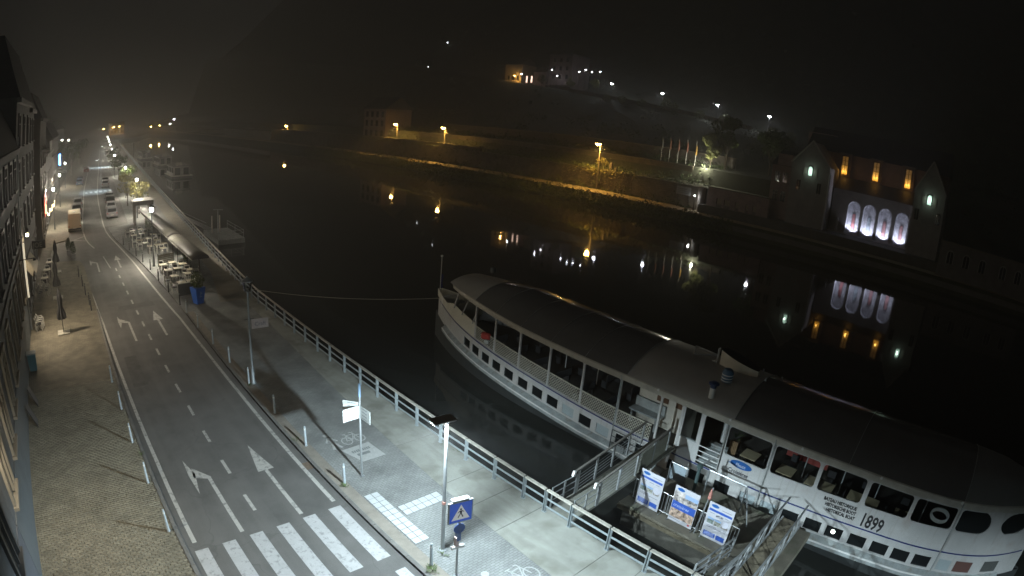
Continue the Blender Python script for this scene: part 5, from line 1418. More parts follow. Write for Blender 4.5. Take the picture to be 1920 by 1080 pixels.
for z in (-1.0, -.6): 
    q.path([(19.7, 70, z), (23.1, 70, z), (23.1, 77.4, z)], .03, 5); q.path([(19.9, 77, z), (16.6, 84, z + 1.3)], .03, 5)
for p in ((19.7, 70), (21.4, 70), (23.1, 70), (23.1, 73.7), (23.1, 77.4)): q.tube((p[0], p[1], -1.6), (p[0], p[1], -.55), .035, 6)
q.build('railing', M_galv, jt)
MB().tube((20.9, 74.5, -1.6), (20.9, 74.5, 1.5), .07, 8).build('mast', M_galv_pale, jt)
MB().bar((20.4, 74.9, 1.45), (21.5, 74.1, 1.45), .10, .12).build('mast_lamp', M_galv_pale, jt)
for x in (20.2, 21.3): MB().bar((x, 75.0, -1.6), (x, 75.0, .6), .28, .10).build('information_board', mat('jetty_board', (.42, .36, .33), .6), jt)
for i, (x, y) in enumerate(((29.4, 236), (30.4, 244))):
    tag(MB().tube((x, y, WATER_Z - 1), (x, y, 4.2), .25, 8).build('mooring_pile', mat('pile_grey', (.22, .22, .21), .7)), 'tall mooring pile in the river, %s one along the quay' % ('nearer' if i == 0 else 'farther'), 'pile', 'mooring piles')
# ------------------------------------------------------------------ house fronts along the street
M_frame_cream = mat('cream_frame', (.27, .24, .19), .6, var=.08, scale=3)
M_hglass = mat('house_glass', (.03, .032, .034), .25)
M_frame_grey = mat('grey_frame', (.085, .085, .085), .6)
def fx(y): return interp(F_TAB, y)
def house(label, y0, y1, h, wall, roof_h=3.0, floors=((2.7, 5.0), (6.6, 8.6), (9.8, 11.5)), spacing=3.1, frame=None, plinth=None, depth=11, setback=0.0):
    t = thing('town_house', label, 'house', (fx((y0 + y1) / 2), (y0 + y1) / 2, 0), 'houses along the street')
    xa, xb = fx(y0) - setback, fx(y1) - setback
    g = .02
    y0 += g; y1 -= g
    d = Vector((xb - xa, y1 - y0, 0)).normalized(); nr = Vector((d.y, -d.x, 0)); L_ = math.hypot(xb - xa, y1 - y0)
    P = lambda s, o, z: Vector((xa, y0, 0)) + d * s + nr * o + Vector((0, 0, z))
    def slab(nm, s0, s1, o0, o1, z0, z1, m, par=t):
        return MB().add([P(s0, o0, z0), P(s1, o0, z0), P(s1, o1, z0), P(s0, o1, z0), P(s0, o0, z1), P(s1, o0, z1), P(s1, o1, z1), P(s0, o1, z1)], [(3, 2, 1, 0), (4, 5, 6, 7), (0, 1, 5, 4), (1, 2, 6, 5), (2, 3, 7, 6), (3, 0, 4, 7)]).build(nm, m, par)
    slab('wall', 0, L_, -depth, 0, -.3, h, wall)
    MB().add([P(0, .25, h), P(L_, .25, h), P(L_, -depth, h), P(0, -depth, h), P(0, -1.4, h + roof_h), P(L_, -1.4, h + roof_h), P(L_, -depth + 1, h + roof_h), P(0, -depth + 1, h + roof_h)], [(3, 2, 1, 0), (4, 5, 6, 7), (0, 1, 5, 4), (1, 2, 6, 5), (2, 3, 7, 6), (3, 0, 4, 7)]).build('roof', mat('slate_roof', (.045, .046, .05), .6, var=.2, scale=2), t)
    slab('cornice', 0, L_, 0, .35, h - .35, h - .02, mat('cornice_stone', (.15, .145, .14), .8, var=.1, scale=2))
    if plinth: slab('plinth', 0, L_, 0, .05, -.2, floors[0][0] - .22, plinth)
    slab('string_course', 0, L_, 0, .10, floors[0][1] + .55, floors[0][1] + .75, mat('cornice_stone', (.15, .145, .14), .8, var=.1, scale=2))
    n = max(1, int(L_ / spacing))
    for k in range(n):
        s = L_ * (k + .5) / n
        for (z0, z1) in floors:
            if z1 > h - .3: continue
            w = slab('window', s - .62, s + .62, .005, .03, z0, z1, M_hglass)
            m_ = (frame or M_frame_grey) if z0 < 5 else M_frame_grey
            q = MB()
            for a, c, za, zb in ((s - .80, s - .62, z0 - .15, z1 + .18), (s + .62, s + .80, z0 - .15, z1 + .18), (s - .62, s + .62, z1, z1 + .18), (s - .03, s + .03, z0, z1), (s - .62, s + .62, z0 + (z1 - z0) * .7, z0 + (z1 - z0) * .7 + .06)):
                q.add([P(a, .0, za), P(c, .0, za), P(c, .11, za), P(a, .11, za), P(a, .0, zb), P(c, .0, zb), P(c, .11, zb), P(a, .11, zb)], [(3, 2, 1, 0), (4, 5, 6, 7), (0, 1, 5, 4), (1, 2, 6, 5), (2, 3, 7, 6), (3, 0, 4, 7)])
            q.build('frame', m_, w)
            slab('sill', s - .9, s + .9, 0, .20, z0 - .22, z0 - .1, m_, w)
    return t, P, L_
G1_ = mat('wall_bluegrey', (.11, .12, .13), .8, var=.12, scale=1.2, dirt=((.10, .11, .12), .7, .52, .5))
G2_ = mat('wall_grey', (.09, .089, .088), .85, var=.15, scale=1.0)
G3_ = mat('wall_brown', (.09, .078, .07), .85, var=.15, scale=1.0)
PL_ = mat('plinth_paint', (.115, .13, .14), .7, var=.1, scale=1.5)
house('house beside the camera with a dark red lit shop window at its foot', -22, 15.9, 12.5, G1_, plinth=mat('plinth_dark', (.10, .11, .13), .7), spacing=4)
house('blue-grey house front with tall cream framed ground floor windows', 15.9, 41.6, 12.3, G1_, frame=M_frame_cream, plinth=PL_, spacing=3.1)
house('tall grey house with lit cafe signs at its foot', 41.6, 55.2, 15.6, G2_, 4.2, floors=((1.0, 3.0), (5.8, 7.8), (9.2, 11.2), (12.4, 14.4)), spacing=3.6)
house('grey corner house before the side street', 55.2, 62.4, 15.2, G2_, 3.8, floors=((1.0, 3.0), (5.8, 7.8), (9.2, 11.2), (12.4, 14.2)), spacing=3.4)
house('house with upper balcony just beyond the side street', 72.3, 84, 14.5, G3_, 3.0, floors=((1.0, 3.2), (5.5, 7.6), (9.0, 11.0)), spacing=3.4)
house('low house with pale cornice beyond the balcony house', 84, 101, 9.8, G2_, 2.2, floors=((1.0, 3.0), (5.0, 7.0)), spacing=3.4)
house('house with a blue neon sign before the far square', 101, 126, 11.5, G3_, 2.6, floors=((1.0, 3.0), (5.4, 7.4), (8.6, 10.4)), spacing=3.6)
house('house at the near side of the far square', 126, 160, 12.5, G2_, 3.0, floors=((1.0, 3.0), (5.4, 7.4), (8.6, 10.4)), spacing=4, setback=3)
house('long dark house behind the far square', 205, 260, 12, G2_, 3, floors=((1.0, 3.0), (5.4, 7.4), (8.6, 10.4)), spacing=5, setback=6)
# balcony
bl = [o for o in bpy.data.objects if o.get('label', '').startswith('house with upper balcony')][0]
x_ = fx(77)
MB().box((x_ + .6, 77, 10.6), (1.2, 4.5, .2), rz=-.04).build('balcony', mat('balcony_white', (.40, .40, .38), .7), bl)
MB().box((x_ + 1.15, 77, 11.2), (.08, 4.5, 1.0), rz=-.04).build('balcony_front', mat('balcony_white', (.40, .40, .38), .7), bl)
# downpipe
dp = [o for o in bpy.data.objects if o.get('label', '').startswith('tall grey house')][0]
MB().tube((fx(41.6) + .12, 41.75, 0), (fx(41.6) + .12, 41.75, 13.0), .07, 8).build('downpipe', M_galv_pale, dp)
# wall lantern on the house, just outside the picture (throws the bollard shadows towards the road)
wl_ = thing('wall_lantern', 'bracket wall lantern lighting the house-side pavement', 'wall lamp', (-3.7, 15.2, 6.2))
MB().bar((-3.75, 15.2, 6.5), (-3.25, 15.2, 6.6), .05).build('bracket', M_steel_dark, wl_)
MB().lathe([(.12, 6.12), (.2, 6.5), (.05, 6.62)], (-3.25, 15.2, 0), 10).build('lantern_glass', M_lglass, wl_)
MB().lathe([(0, 6.18), (.08, 6.25), (.08, 6.36), (0, 6.42)], (-3.25, 15.2, 0), 10).build('bulb', glow('warm_bulb', WARM, 30), wl_)
lamp('wall_light', 'SPOT', (-3.25, 15.2, 6.25), WALL_W, (1.0, .88, .70), wl_, size=.12, spot=R(150), blend=1.0, direction=(1, .6, -.9))
# cafe sign lights
M_sign_cream = mat('sign_cream', (.42, .38, .29), .6)
cs = thing('cafe_sign', 'cream cafe fascia boards lit by warm lamps on the tall grey house', 'sign', (fx(43), 43, 3))
MB().bb(fx(42) + .02, fx(42) + .14, 42.0, 44.8, 4.6, 6.0).build('fascia', M_sign_cream, cs)
MB().add([(fx(43) + .15, 44.9, 4.0), (fx(43) + .9, 44.9, 3.1), (fx(48) + .9, 49.0, 3.1), (fx(48) + .15, 49.0, 4.0)], [(0, 1, 2, 3)]).build('awning', mat('cafe_awning', (.30, .26, .19), .7, var=.1, scale=3), cs)
MB().add([(fx(43) + .15, 42.0, 4.3), (fx(43) + .75, 42.0, 3.6), (fx(45) + .75, 44.6, 3.6), (fx(45) + .15, 44.6, 4.3)], [(0, 1, 2, 3)]).build('awning', mat('cafe_awning', (.30, .26, .19), .7, var=.1, scale=3), cs)
MB().bb(fx(42) + .15, fx(42) + .30, 41.95, 42.15, 2.2, 5.9).build('light_strip', glow('warm_strip', (1, .86, .6), .7), cs)
MB().bb(fx(44) + .4, fx(44) + .6, 43.2, 43.6, 6.15, 6.3).build('sign_lamp', glow('warm_bulb', WARM, 30), cs)
lamp('sign_light', 'SPOT', (fx(44) + .75, 43.4, 6.25), SIGN_W * .25, (1, .82, .55), cs, size=.08, spot=R(120), blend=.6, direction=(.2, -.02, -1))
MB().bar((fx(41), 39.6, 5.3), (fx(41) + 1.2, 39.6, 5.35), .05).build('lamp_arm', M_steel_dark, cs)
MB().lathe([(.16, .0), (.10, .12), (0, .16)], (fx(41) + 1.2, 39.6, 5.2), 10).build('lamp_shade', M_steel_dark, cs)
lamp('front_light', 'SPOT', (fx(41) + 1.2, 39.6, 5.12), SIGN_W * 1.6, (1, .84, .62), cs, size=.1, spot=R(140), blend=.6, direction=(1, -.15, -1))
hs_ = thing('hanging_sign', 'small framed hanging sign with letters above the cafe front', 'sign', (fx(52), 52, 3.6))
MB().bb(fx(52) + .2, fx(52) + 1.5, 52.0, 52.06, 3.5, 4.2).build('board', mat('hanging_board', (.10, .10, .11), .6), hs_)
text_obj('letters', 'JOE', .62, (fx(52) + .28, 51.985, 3.62), (1, 0, 0), (0, 0, 1), mat('pale_letters', (.45, .44, .40), .6), hs_, xs=.95)
# red lit front and festoon beyond the side street
rf = thing('red_shopfront', 'shopfront glowing red and amber beyond the side street', 'shopfront', (fx(76), 76, 3))
MB().bb(fx(75) + .25, fx(75) + .35, 73.0, 80.5, 3.0, 5.6).build('fascia', mat('red_fascia', (.45, .06, .06), .6), rf)
MB().bb(fx(75) + .36, fx(75) + .42, 73.2, 80.2, 4.3, 4.6).build('neon_strip', glow('red_neon', (1, .16, .12), 2.6), rf)
MB().bb(fx(75) + .36, fx(75) + .44, 74.5, 76.5, 3.2, 4.1).build('lit_sign', glow('amber_sign', (1, .62, .25), 3.2), rf)
lamp('red_light', 'POINT', (fx(76) + .9, 77, 4.4), 50, (1, .2, .15), rf, size=.15)
lamp('amber_light', 'POINT', (fx(74) + .9, 73.4, 3.4), 140, (1, .7, .35), rf, size=.12)
fs = thing('light_string', 'string of small amber lights along the cafe front beyond the side street', 'string lights', (fx(74), 70, 4))
for k in range(26):
    y = 66.5 + k * .42; z = 4.4 - .5 * abs(math.sin(k * .38)); MB().lathe([(0, -.06), (.06, 0), (0, .06)], (fx(72) + 1.0 + .03 * k, y, z), 6).build('bulb', glow('festoon', (1, .78, .42), 14), fs)
fc = MB(); fc.path([(fx(72) + 1.0 + .03 * k, 66.5 + k * .42, 4.46 - .5 * abs(math.sin(k * .38))) for k in range(26)], .012, 4); fc.build('cable', M_black, fs)
nb = thing('neon_sign', 'upright blue neon sign on the street side before the far square', 'sign', (1.4, 124, 5))
MB().bb(fx(124) + .1, fx(124) + .9, 124.0, 124.12, 5.4, 8.0).build('board', mat('neon_board', (.05, .08, .16), .5), nb)
MB().bb(fx(124) + .3, fx(124) + .7, 123.93, 123.99, 5.6, 7.8).build('neon_tube', glow('blue_neon', (.15, .45, 1.0), 9), nb)
# far end of the street: lamps over the square and lit houses down river
def post_lamp(label, x, y, h, col, emit, pw, z0=0.0, r=.3, name='street_lamp', arm=0.0, pole_m=None, group=None, rp=.09, spot=False):
    t = thing(name, label, 'street lamp', (x, y, z0), group)
    MB().tube((x, y, z0), (x, y, z0 + h), rp * 1.3, 8, rp * .8).build('pole', pole_m or M_steel_dark, t)
    xx = x + arm
    if arm: MB().tube((x, y, z0 + h - .1), (xx, y, z0 + h + .25), rp * .6, 6).build('arm', pole_m or M_steel_dark, t)
    zz = z0 + h + (.25 if arm else .15)
    MB().lathe([(0, .22), (r * 1.15, .10), (r * 1.2, .02)], (xx, y, zz), 12).build('lamp_cap', pole_m or M_steel_dark, t)
    MB().lathe([(0, -r * .8), (r * .8, -r * .55), (r, 0), (r * .9, .02)], (xx, y, zz), 12).build('bulb', glow('bulb_%s_%d' % ('%.2f_%.2f' % (col[1], col[2]), int(emit)), col, emit), t, smooth=True)
    if pw and spot: lamp('lamp_light', 'SPOT', (xx, y, zz - r * .9), pw, col, t, size=r * .7, spot=R(168), blend=.5, direction=(0, 0, -1))
    elif pw: lamp('lamp_light', 'POINT', (xx, y, zz - r * 1.2), pw, col, t, size=r * .7)
    return t
for i, (x, y, h) in enumerate(((-4.5, 188, 7.5), (-1.0, 203, 8.5), (1.5, 214, 8.0), (-7.0, 180, 6.5))):
    post_lamp('white lamp at the far square, %s counting from the house walls' % ORD[i], x, y, h, (1, .97, .85), 30, 300, group='lamps at the far square', r=.35) if i < 3 else post_lamp('white lamp at the far square beside the house walls', x, y, h, (1, .97, .85), 30, 300, group='lamps at the far square', r=.3)
# ------------------------------------------------------------------ the opposite bank
def zr(y): return 23 + .095 * (y - 79) if y > 20 else 17.4          # hillside road level
def hz(x, y):
    """terrain height beyond the towpath"""
    base = [(114.5, 5.0), (123.0, 5.4), (124.0, 9.0), (134, 9.6), (150, 12.5), (178, 19)]
    if y < 44: base = [(114.5, 2.0), (131, 2.2), (136, 7.0), (150, 12.5), (178, 19)]
    r = zr(y)
    tab = base + [(199, r - .6), (201, r), (213, r + .1), (222, r + 4), (250, r + 28), (300, r + 85), (360, r + 150), (430, r + 215)]
    return interp(tab, x)
M_hill = mat('hillside', (.05, .055, .035), .95, var=.4, scale=.15, bump=.5, bscale=1.2)
xs_ = [114.5, 123, 124, 131, 134, 136, 150, 164, 178, 190, 199, 201, 213, 222, 235, 250, 275, 300, 330, 360, 430]
ysx = [-250, -120, -60, -20, 5, 25, 43, 45, 56, 70, 85, 100, 120, 140, 160, 180, 200, 225, 250, 290, 340, 420, 520, 640, 800]
rnd = random.Random(3)
rows = [[(x, y, hz(x, y) + (rnd.uniform(-.8, .8) if x > 140 and not 195 < x < 216 else 0)) for x in xs_] for y in ysx]
tag(MB().grid(rows).build('hillside', M_hill, fix=False), 'dark wooded hillside on the opposite bank', 'hillside', kind='structure')
yy_ = [-250, -60, -20, 20, 44, 56, 64, 90, 140, 200, 300, 420, 640]
def bank_x(y): return 102.0 if y > 60 else 106.0 if y < 44 else 106 - 4 * (y - 44) / 16
tag(MB().strip([(bank_x(y), y, -3.0) for y in yy_], [(106.4, y, .12) for y in yy_]).build('river_bank', mat('bank_soil', (.05, .055, .03), .95, var=.4, scale=.6), fix=False), 'grassy river bank below the towpath', 'bank', kind='structure')
M_path = mat('towpath', (.30, .25, .17), .9, var=.15, scale=.8)
tag(MB().strip([(106.3, y, .18) for y in yy_], [(113.7, y, .22) for y in yy_]).build('towpath', M_path, fix=False), 'pale towpath lit by orange lamps on the opposite bank', 'path', kind='structure')
fsm_ = MB().sheet([(20, 430), (60, 470), (85, 560), (112, 420), (120, 420), (160, 1300), (-200, 1300)], -.3).build('far_shore', mat('far_shore_soil', (.06, .06, .045), .95)); tag(fsm_, 'far shore where the river bends away', 'shore', kind='structure')
tag(MB().sheet([(-900, 400), (26, 400), (60, 900), (60, 1400), (-900, 1400)], -.2).build('far_ground', ground_m), 'ground of the town beyond the street end', 'ground', kind='structure')
# vegetation on the bank: uncountable
def bankleaf(r):
    y = r.uniform(46, 230); t = r.random() ** 1.3
    return (bank_x(y) + (106.2 - bank_x(y)) * (.1 + .9 * t) + r.uniform(-.4, .3), y, -2.1 + 2.2 * t + abs(r.gauss(0, .35 + .4 * (math.sin(y * .7) > .2))))
o = leaf_cloud(13000, bankleaf, .30, 11).build('bank_grass', leaf_mat('leaf_bank', (.09, .115, .035)), fix=False); tag(o, 'rough grass and weeds along the far river bank', 'grass', kind='stuff')
_hr = random.Random(12); _cl = []
while len(_cl) < 900:
    y = _hr.uniform(-60, 330); x = _hr.uniform(137, 290)
    if 197 < x < 216: continue
    _cl.append((x, y, hz(x, y), _hr.uniform(.8, 2.6)))
def hillleaf(r):
    x, y, z, q = _cl[r.randrange(len(_cl))]
    p = blob((x, y, z + q * .6), (q, q * 1.2, q), r, .3)
    return p
o = leaf_cloud(34000, hillleaf, .34, 12).build('hillside_woods', M_leaf_dk, fix=False); tag(o, 'dark scrub and woods covering the hillside', 'woods', kind='stuff')
# retaining walls, stone by stone in the lit part, masonry material beyond
M_rub = brick_mat('rubble_wall', (.10, .083, .06), (.145, .12, .085), (.05, .043, .032), 1.1, .45, 'YZ', gap=.03, bump=.8, var=.4, vscale=.5)
def wall_thing(name, label, x, y0, y1, z0, z1, m, th=.8, cap=True):
    t = thing(name, label, 'wall', (x, (y0 + y1) / 2, z0))
    MB().bb(x, x + th, y0, y1, z0, z1).build('masonry', m, t)
    if cap: MB().bb(x - .12, x + th + .1, y0, y1, z1, z1 + .22).build('coping', mat('coping', (.16, .14, .11), .85, var=.2, scale=1), t)
    return t
w1 = wall_thing('retaining_wall', 'rubble retaining wall behind the towpath lit by the orange lamp', 113.8, 57, 130, 0, 5.0, M_rub)
rs = random.Random(8); smesh = None
for k in range(230):
    y = rs.uniform(76, 98); z = rs.uniform(.5, 4.7); a, c = rs.uniform(.25, .6), rs.uniform(.14, .28)
    if smesh is None:
        o = MB().box((0, 0, 0), (.22, 1, .5)).build('stone', mat('wall_stone', (.19, .155, .105), .9, var=.3, scale=1.5), None, bevel=.05); smesh = o; o.parent = w1
    else: o = smesh.copy(); COL.objects.link(o); o.parent = w1
    o.location = Vector((113.78, y, z)) - w1.location; o.scale = (1, a, c * 2); o.rotation_euler = (rs.uniform(-.1, .1), 0, rs.uniform(-.08, .08))
wall_thing('retaining_wall', 'long retaining wall further up the towpath beyond the second orange lamp', 113.9, 130, 300, 0, 6.2, M_rub)
wall_thing('terrace_wall', 'upper terrace wall behind the flagpoles', 134.5, 60, 175, 8.5, 12.2, mat('terrace_wall', (.11, .095, .085), .9, var=.2, scale=.5))
wall_thing('terrace_wall', 'low terrace wall above the towpath retaining wall', 123.6, 66, 175, 5.0, 8.8, M_rub)
iv = leaf_cloud(900, lambda r: (113.6 + r.gauss(0, .25), 84.5 + r.gauss(0, 4.5), 5.2 - abs(r.gauss(0, .9)) + r.uniform(0, .4)), .2, 14); tag(iv.build('ivy', M_leaf_yel, fix=False), 'ivy hanging over the lit retaining wall below the lamp', 'ivy', kind='stuff')
for k, (y, h) in enumerate(((83.0, 1.9), (81.6, .9))): tag(MB().bb(113.9, 114.5, y - .3, y + .3, 5.2, 5.2 + h).build('gate_pillar', M_rub), '%s stone pillar on the retaining wall beside the orange lamp' % ('tall' if k == 0 else 'short'), 'pillar')
tree('small shrub-like tree on the retaining wall beside the orange lamp', 114.8, 86.2, 3.0, 1.5, z0=5.0, n=260, size=.22, seed=61, m=M_leaf_yel, trunk_h=.8)
def wallveg(r):
    y = r.uniform(60, 230); k = r.random()
    if k < .5: return (113.4 + r.gauss(0, .3), y, .3 + abs(r.gauss(0, .7)) * (1 + math.sin(y * .9)))
    return (113.9 + r.gauss(0, .4), y, 5.3 - r.random() ** 2 * 2.4 * (1 + math.sin(y * .53 + 1)) * .6 + abs(r.gauss(0, .35)))
tag(leaf_cloud(7000, wallveg, .26, 15).build('wall_vegetation', leaf_mat('leaf_bank', (.09, .115, .035)), fix=False), 'weeds and creepers growing over the far retaining walls', 'creeper', kind='stuff')
def terrveg(r):
    y = r.uniform(60, 200); x = r.choice((118.5, 122.8, 128, 133.5)) + r.gauss(0, 1.2)
    return (x, y, hz(x, y) + abs(r.gauss(0, .8)) * (.6 + max(0, math.sin(y * .37 + x))))
tag(leaf_cloud(7000, terrveg, .34, 16).build('terrace_shrubbery', M_leaf_dk, fix=False), 'dark shrubs on the terraces above the towpath', 'shrubbery', kind='stuff')
# sodium lamps
for i, (x, y) in enumerate(((111.8, 86.0), (114.8, 150.0), (117.4, 182.0), (116.4, 285.0))):
    post_lamp('orange street lamp on the towpath, %s counting up river from the church' % ORD[i], x + 1.0, y - .3, 10.9 if i < 3 else 7.7, SODIUM, 220, SOD_W, z0=.2, r=.6, arm=-.9, group='orange lamps on the opposite bank', pole_m=mat('lamp_pole_wood', (.20, .17, .13), .8), rp=.15, spot=True)
    if i in (0, 1):
        pass
# cables from the poles
cb = MB(); cb.path([(112.8, 85.7, 10.9), (114, 78, 10.2), (116, 66, 9.6)], .03, 4); cb.path([(112.8, 85.7, 10.5), (114, 78, 9.7), (116, 66, 9.0)], .03, 4)
tag(cb.build('overhead_cable', M_steel_dark), 'overhead cables running from the orange lamp pole', 'cable')
# sign, white lamp and long wall near the church
sb = thing('information_panel', 'pale information panel on the far towpath wall', 'panel', (112.0, 61.4, .2))
MB().bb(112.0, 112.08, 59.6, 63.2, 3.0, 4.75).build('board', mat('panel_grey', (.30, .30, .29), .6), sb)
for y in (60.0, 62.8): MB().bb(112.1, 112.2, y - .06, y + .06, .2, 3.2).build('leg', M_steel_dark, sb)
for k in range(3): MB().bb(111.985, 111.998, 60.0, 62.8, 3.4 + .4 * k, 3.46 + .4 * k).build('text_line', M_lettering, sb)
gp = thing('gate_pier', 'round stone gate pier beside the white lamp across the river', 'pier', (112.6, 57.6, .2))
MB().lathe([(.8, 0), (.8, 4.9), (.95, 4.95), (.95, 5.2), (0, 5.4)], (113.0, 57.4, .2), 16).build('shaft', mat('pier_stone', (.26, .24, .22), .9, var=.2, scale=1.5), gp)
post_lamp('small white lamp low beside the gate pier across the river', 111.6, 58.3, 3.0, (.95, .98, 1), 60, 140, z0=.2, r=.2)
lw = thing('long_wall', 'long reddish stuccoed wall with a row of small openings beside the church', 'wall', (112, 48, .2))
MB().bb(112.0, 112.6, 41.3, 55.5, 3.7, 5.7).build('upper_wall', mat('stucco_red', (.30, .22, .20), .9, var=.25, scale=.8), lw)
MB().bb(111.9, 112.75, 41.2, 55.6, 5.7, 5.9).build('coping', mat('coping', (.16, .14, .11), .85, var=.2, scale=1), lw)
op = [(55.5, 53.2), (51.9, 51.4), (50.0, 48.8), (47.9, 46.4), (45.7, 44.8), (43.9, 41.3)]
for a, c in op: MB().bb(112.0, 112.6, c, a, .2, 3.7).build('pier', mat('stucco_red', (.30, .22, .20), .9, var=.25, scale=.8), lw)
for (a, c) in zip([o_[1] for o_ in op], [o_[0] for o_ in op][1:]):
    MB().bb(112.3, 112.4, c, a, 2.5, 3.7).build('opening_pane', mat('dim_pane', (.30, .24, .16), .4), lw)
    MB().bb(112.0, 112.6, c, a, .2, 2.5).build('parapet', mat('stucco_dark', (.16, .13, .12), .9), lw)
# flagpoles
for i, y in enumerate((76.0, 73.7, 71.3, 68.9, 66.4)):
    t = thing('flagpole', 'white flagpole with furled flag before the terrace wall, %s counting towards the lit tree' % ORD[i], 'flagpole', (125, y, 9.0), 'flagpoles across the river')
    MB().tube((125, y, 9.0), (125, y, 15.0), .06, 6, .045).build('pole', M_white, t)
    f = MB(); f.lathe([(.03, 0), (.24, .4), (.20, 1.4), (.12, 2.2), (.03, 2.5)], (125, y - .12, 12.0 - .4 * (i == 4)), 8)
    f.build('furled_flag', mat('flag_%d' % i, ((.20, .2, .2), (.30, .14, .09), (.28, .13, .10), (.30, .13, .10), (.42, .25, .06))[i], .8, var=.3, scale=5), t)
lt_ = thing('ground_floodlight', 'small floodlight at the foot of the lit tree across the river', 'floodlight', (122.9, 63.6, 9.0))
MB().box((124.2, 63.2, 9.2), (.3, .4, .25)).build('housing', M_black, lt_); lamp('flood', 'POINT', (123.5, 62.9, 9.9), 2600, (1, .95, .72), lt_, size=.15)
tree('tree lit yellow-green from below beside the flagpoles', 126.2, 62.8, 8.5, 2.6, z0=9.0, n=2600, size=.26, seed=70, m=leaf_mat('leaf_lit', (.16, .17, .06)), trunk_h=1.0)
tree('tall dark tree above the lit tree', 131, 61.0, 13.5, 3.8, z0=9.4, n=1800, size=.34, seed=71, m=M_leaf, trunk_h=4)
tree('dark tree between the flagpoles and the church', 134, 50.5, 13, 5.0, z0=7.5, n=1600, size=.4, seed=72, m=M_leaf_dk)

# ------------------------------------------------------------------ church and convent
M_stone = mat('church_stone', (.27, .25, .235), .9, var=.2, scale=.5, bump=.3, bscale=3)
M_brickred = mat('church_brick', (.28, .21, .19), .9, var=.2, scale=.6)
M_slate = mat('church_slate', (.05, .05, .055), .6, var=.2, scale=.6)
M_niche = mat('niche_stone', (.42, .42, .45), .9, var=.45, scale=2.2, bump=.5, bscale=9)
ch = thing('riverside_church', 'dark stone church with lit arched niches and two gables across the river', 'church', (120, 21, 0))
# front wall with four arched niches (opening cut out, niche built behind)
cen = [24.35, 21.0, 17.6, 13.95]; hw = 1.35
X0 = 117.0
def arch_wall(mb, yc, ya, yb, z0, zs, ztop):
    """wall between ya..yb around an arch centred yc with springing zs"""
    n = 12
    arc = [(yc + hw * math.cos(math.pi * i / n), zs + hw * math.sin(math.pi * i / n)) for i in range(n + 1)]     # from +hw to -hw
    mb.add([(X0, yc + hw, z0), (X0, yb, z0), (X0, yb, zs), (X0, yc + hw, zs)], [(0, 1, 2, 3)])
    mb.add([(X0, ya, z0), (X0, yc - hw, z0), (X0, yc - hw, zs), (X0, ya, zs)], [(0, 1, 2, 3)])
    top = [(X0, yb, zs)] + [(X0, yb, ztop), (X0, ya, ztop), (X0, ya, zs)] + [(X0, a, z) for a, z in reversed(arc)]
    mb.add(top, [tuple(range(len(top)))])
mw_ = MB(); bounds = [26.6, 22.68, 19.3, 15.78, 11.9]
for i, c in enumerate(cen): arch_wall(mw_, c, bounds[i + 1], bounds[i], 2.2, 7.3, 10.5)
mw_.add([(X0, 26.6, 0), (X0, 29.3, 0), (X0, 29.3, 10.5), (X0, 26.6, 10.5)], [(0, 1, 2, 3)])
mw_.build('front_wall', M_stone, ch, fix=False)
MB().bb(116.2, 117.1, 11.6, 29.3, 0, 2.2).build('front_base', M_stone, ch)
MB().bb(118.1, 131, 5.6, 37.5, 0, 10.4).build('nave_wall', M_stone, ch)
MB().add([(116.9, 11.8, 10.5), (116.9, 29.3, 10.5), (121.2, 29.3, 13.0), (121.2, 11.8, 13.0)], [(0, 1, 2, 3)]).build('aisle_roof', M_slate, ch)
MB().bb(121.6, 131, 5.6, 37.5, 10.4, 17.6).build('clerestory', M_brickred, ch)
MB().prismy([(121.2, 17.6), (131.4, 17.6), (126.3, 22.5)], 5.4, 37.7).build('main_roof', M_slate, ch)
MB().bb(124.8, 126.4, 31.9, 38.6, 17, 21.2).build('chimney_stack', M_brickred, ch)
for i, c in enumerate(cen):
    nb_ = thing if False else None
    n = 14
    dep = 1.0
    arc = [(c + hw, 2.2)] + [(c + hw * math.cos(math.pi * k / n), 7.3 + hw * math.sin(math.pi * k / n)) for k in range(n + 1)] + [(c - hw, 2.2)]
    bk = MB(); bk.add([(X0 + dep, y, z) for y, z in arc], [tuple(range(len(arc)))])
    bk.strip([(X0, y, z) for y, z in arc], [(X0 + dep, y, z) for y, z in arc])
    nic = bk.build('niche', M_niche, ch, fix=False)
    # bright arch moulding
    om = MB(); om.strip([(X0 - .06, y, z) for y, z in arc], [(X0 - .06, c + (y - c) * 1.09, z + (.12 if z > 7.2 else 0)) for y, z in arc]); om.build('arch_moulding', M_niche, nic, fix=False)
    # narrow stained window in the back
    w_ = .38; a2 = [(c + w_, 3.0)] + [(c + w_ * math.cos(math.pi * k / 8), 5.9 + w_ * math.sin(math.pi * k / 8)) for k in range(9)] + [(c - w_, 3.0)]
    gl = MB(); gl.add([(X0 + dep - .03, y, z) for y, z in a2], [tuple(range(len(a2)))])
    gl.build('stained_window', mat('stained_%d' % i, ((.30, .13, .13), (.26, .30, .33), (.28, .15, .15), (.26, .15, .15))[i], .4, var=.5, scale=1.6, detail=2), nic, fix=False)
    MB().path([(X0 + dep - .05, y, z) for y, z in a2], .05, 5).build('window_rim', mat('niche_rim', (.10, .10, .11), .8), nic)
    MB().box((X0 - .12, c, 2.22), (.25, .4, .06)).build('uplight', M_black, nic)
    lamp('niche_light', 'SPOT', (X0 - .12, c, 2.30), NICHE_W, (.77, .81, 1.0), ch, size=.15, spot=R(120), blend=.4, direction=(.30, 0, 1))
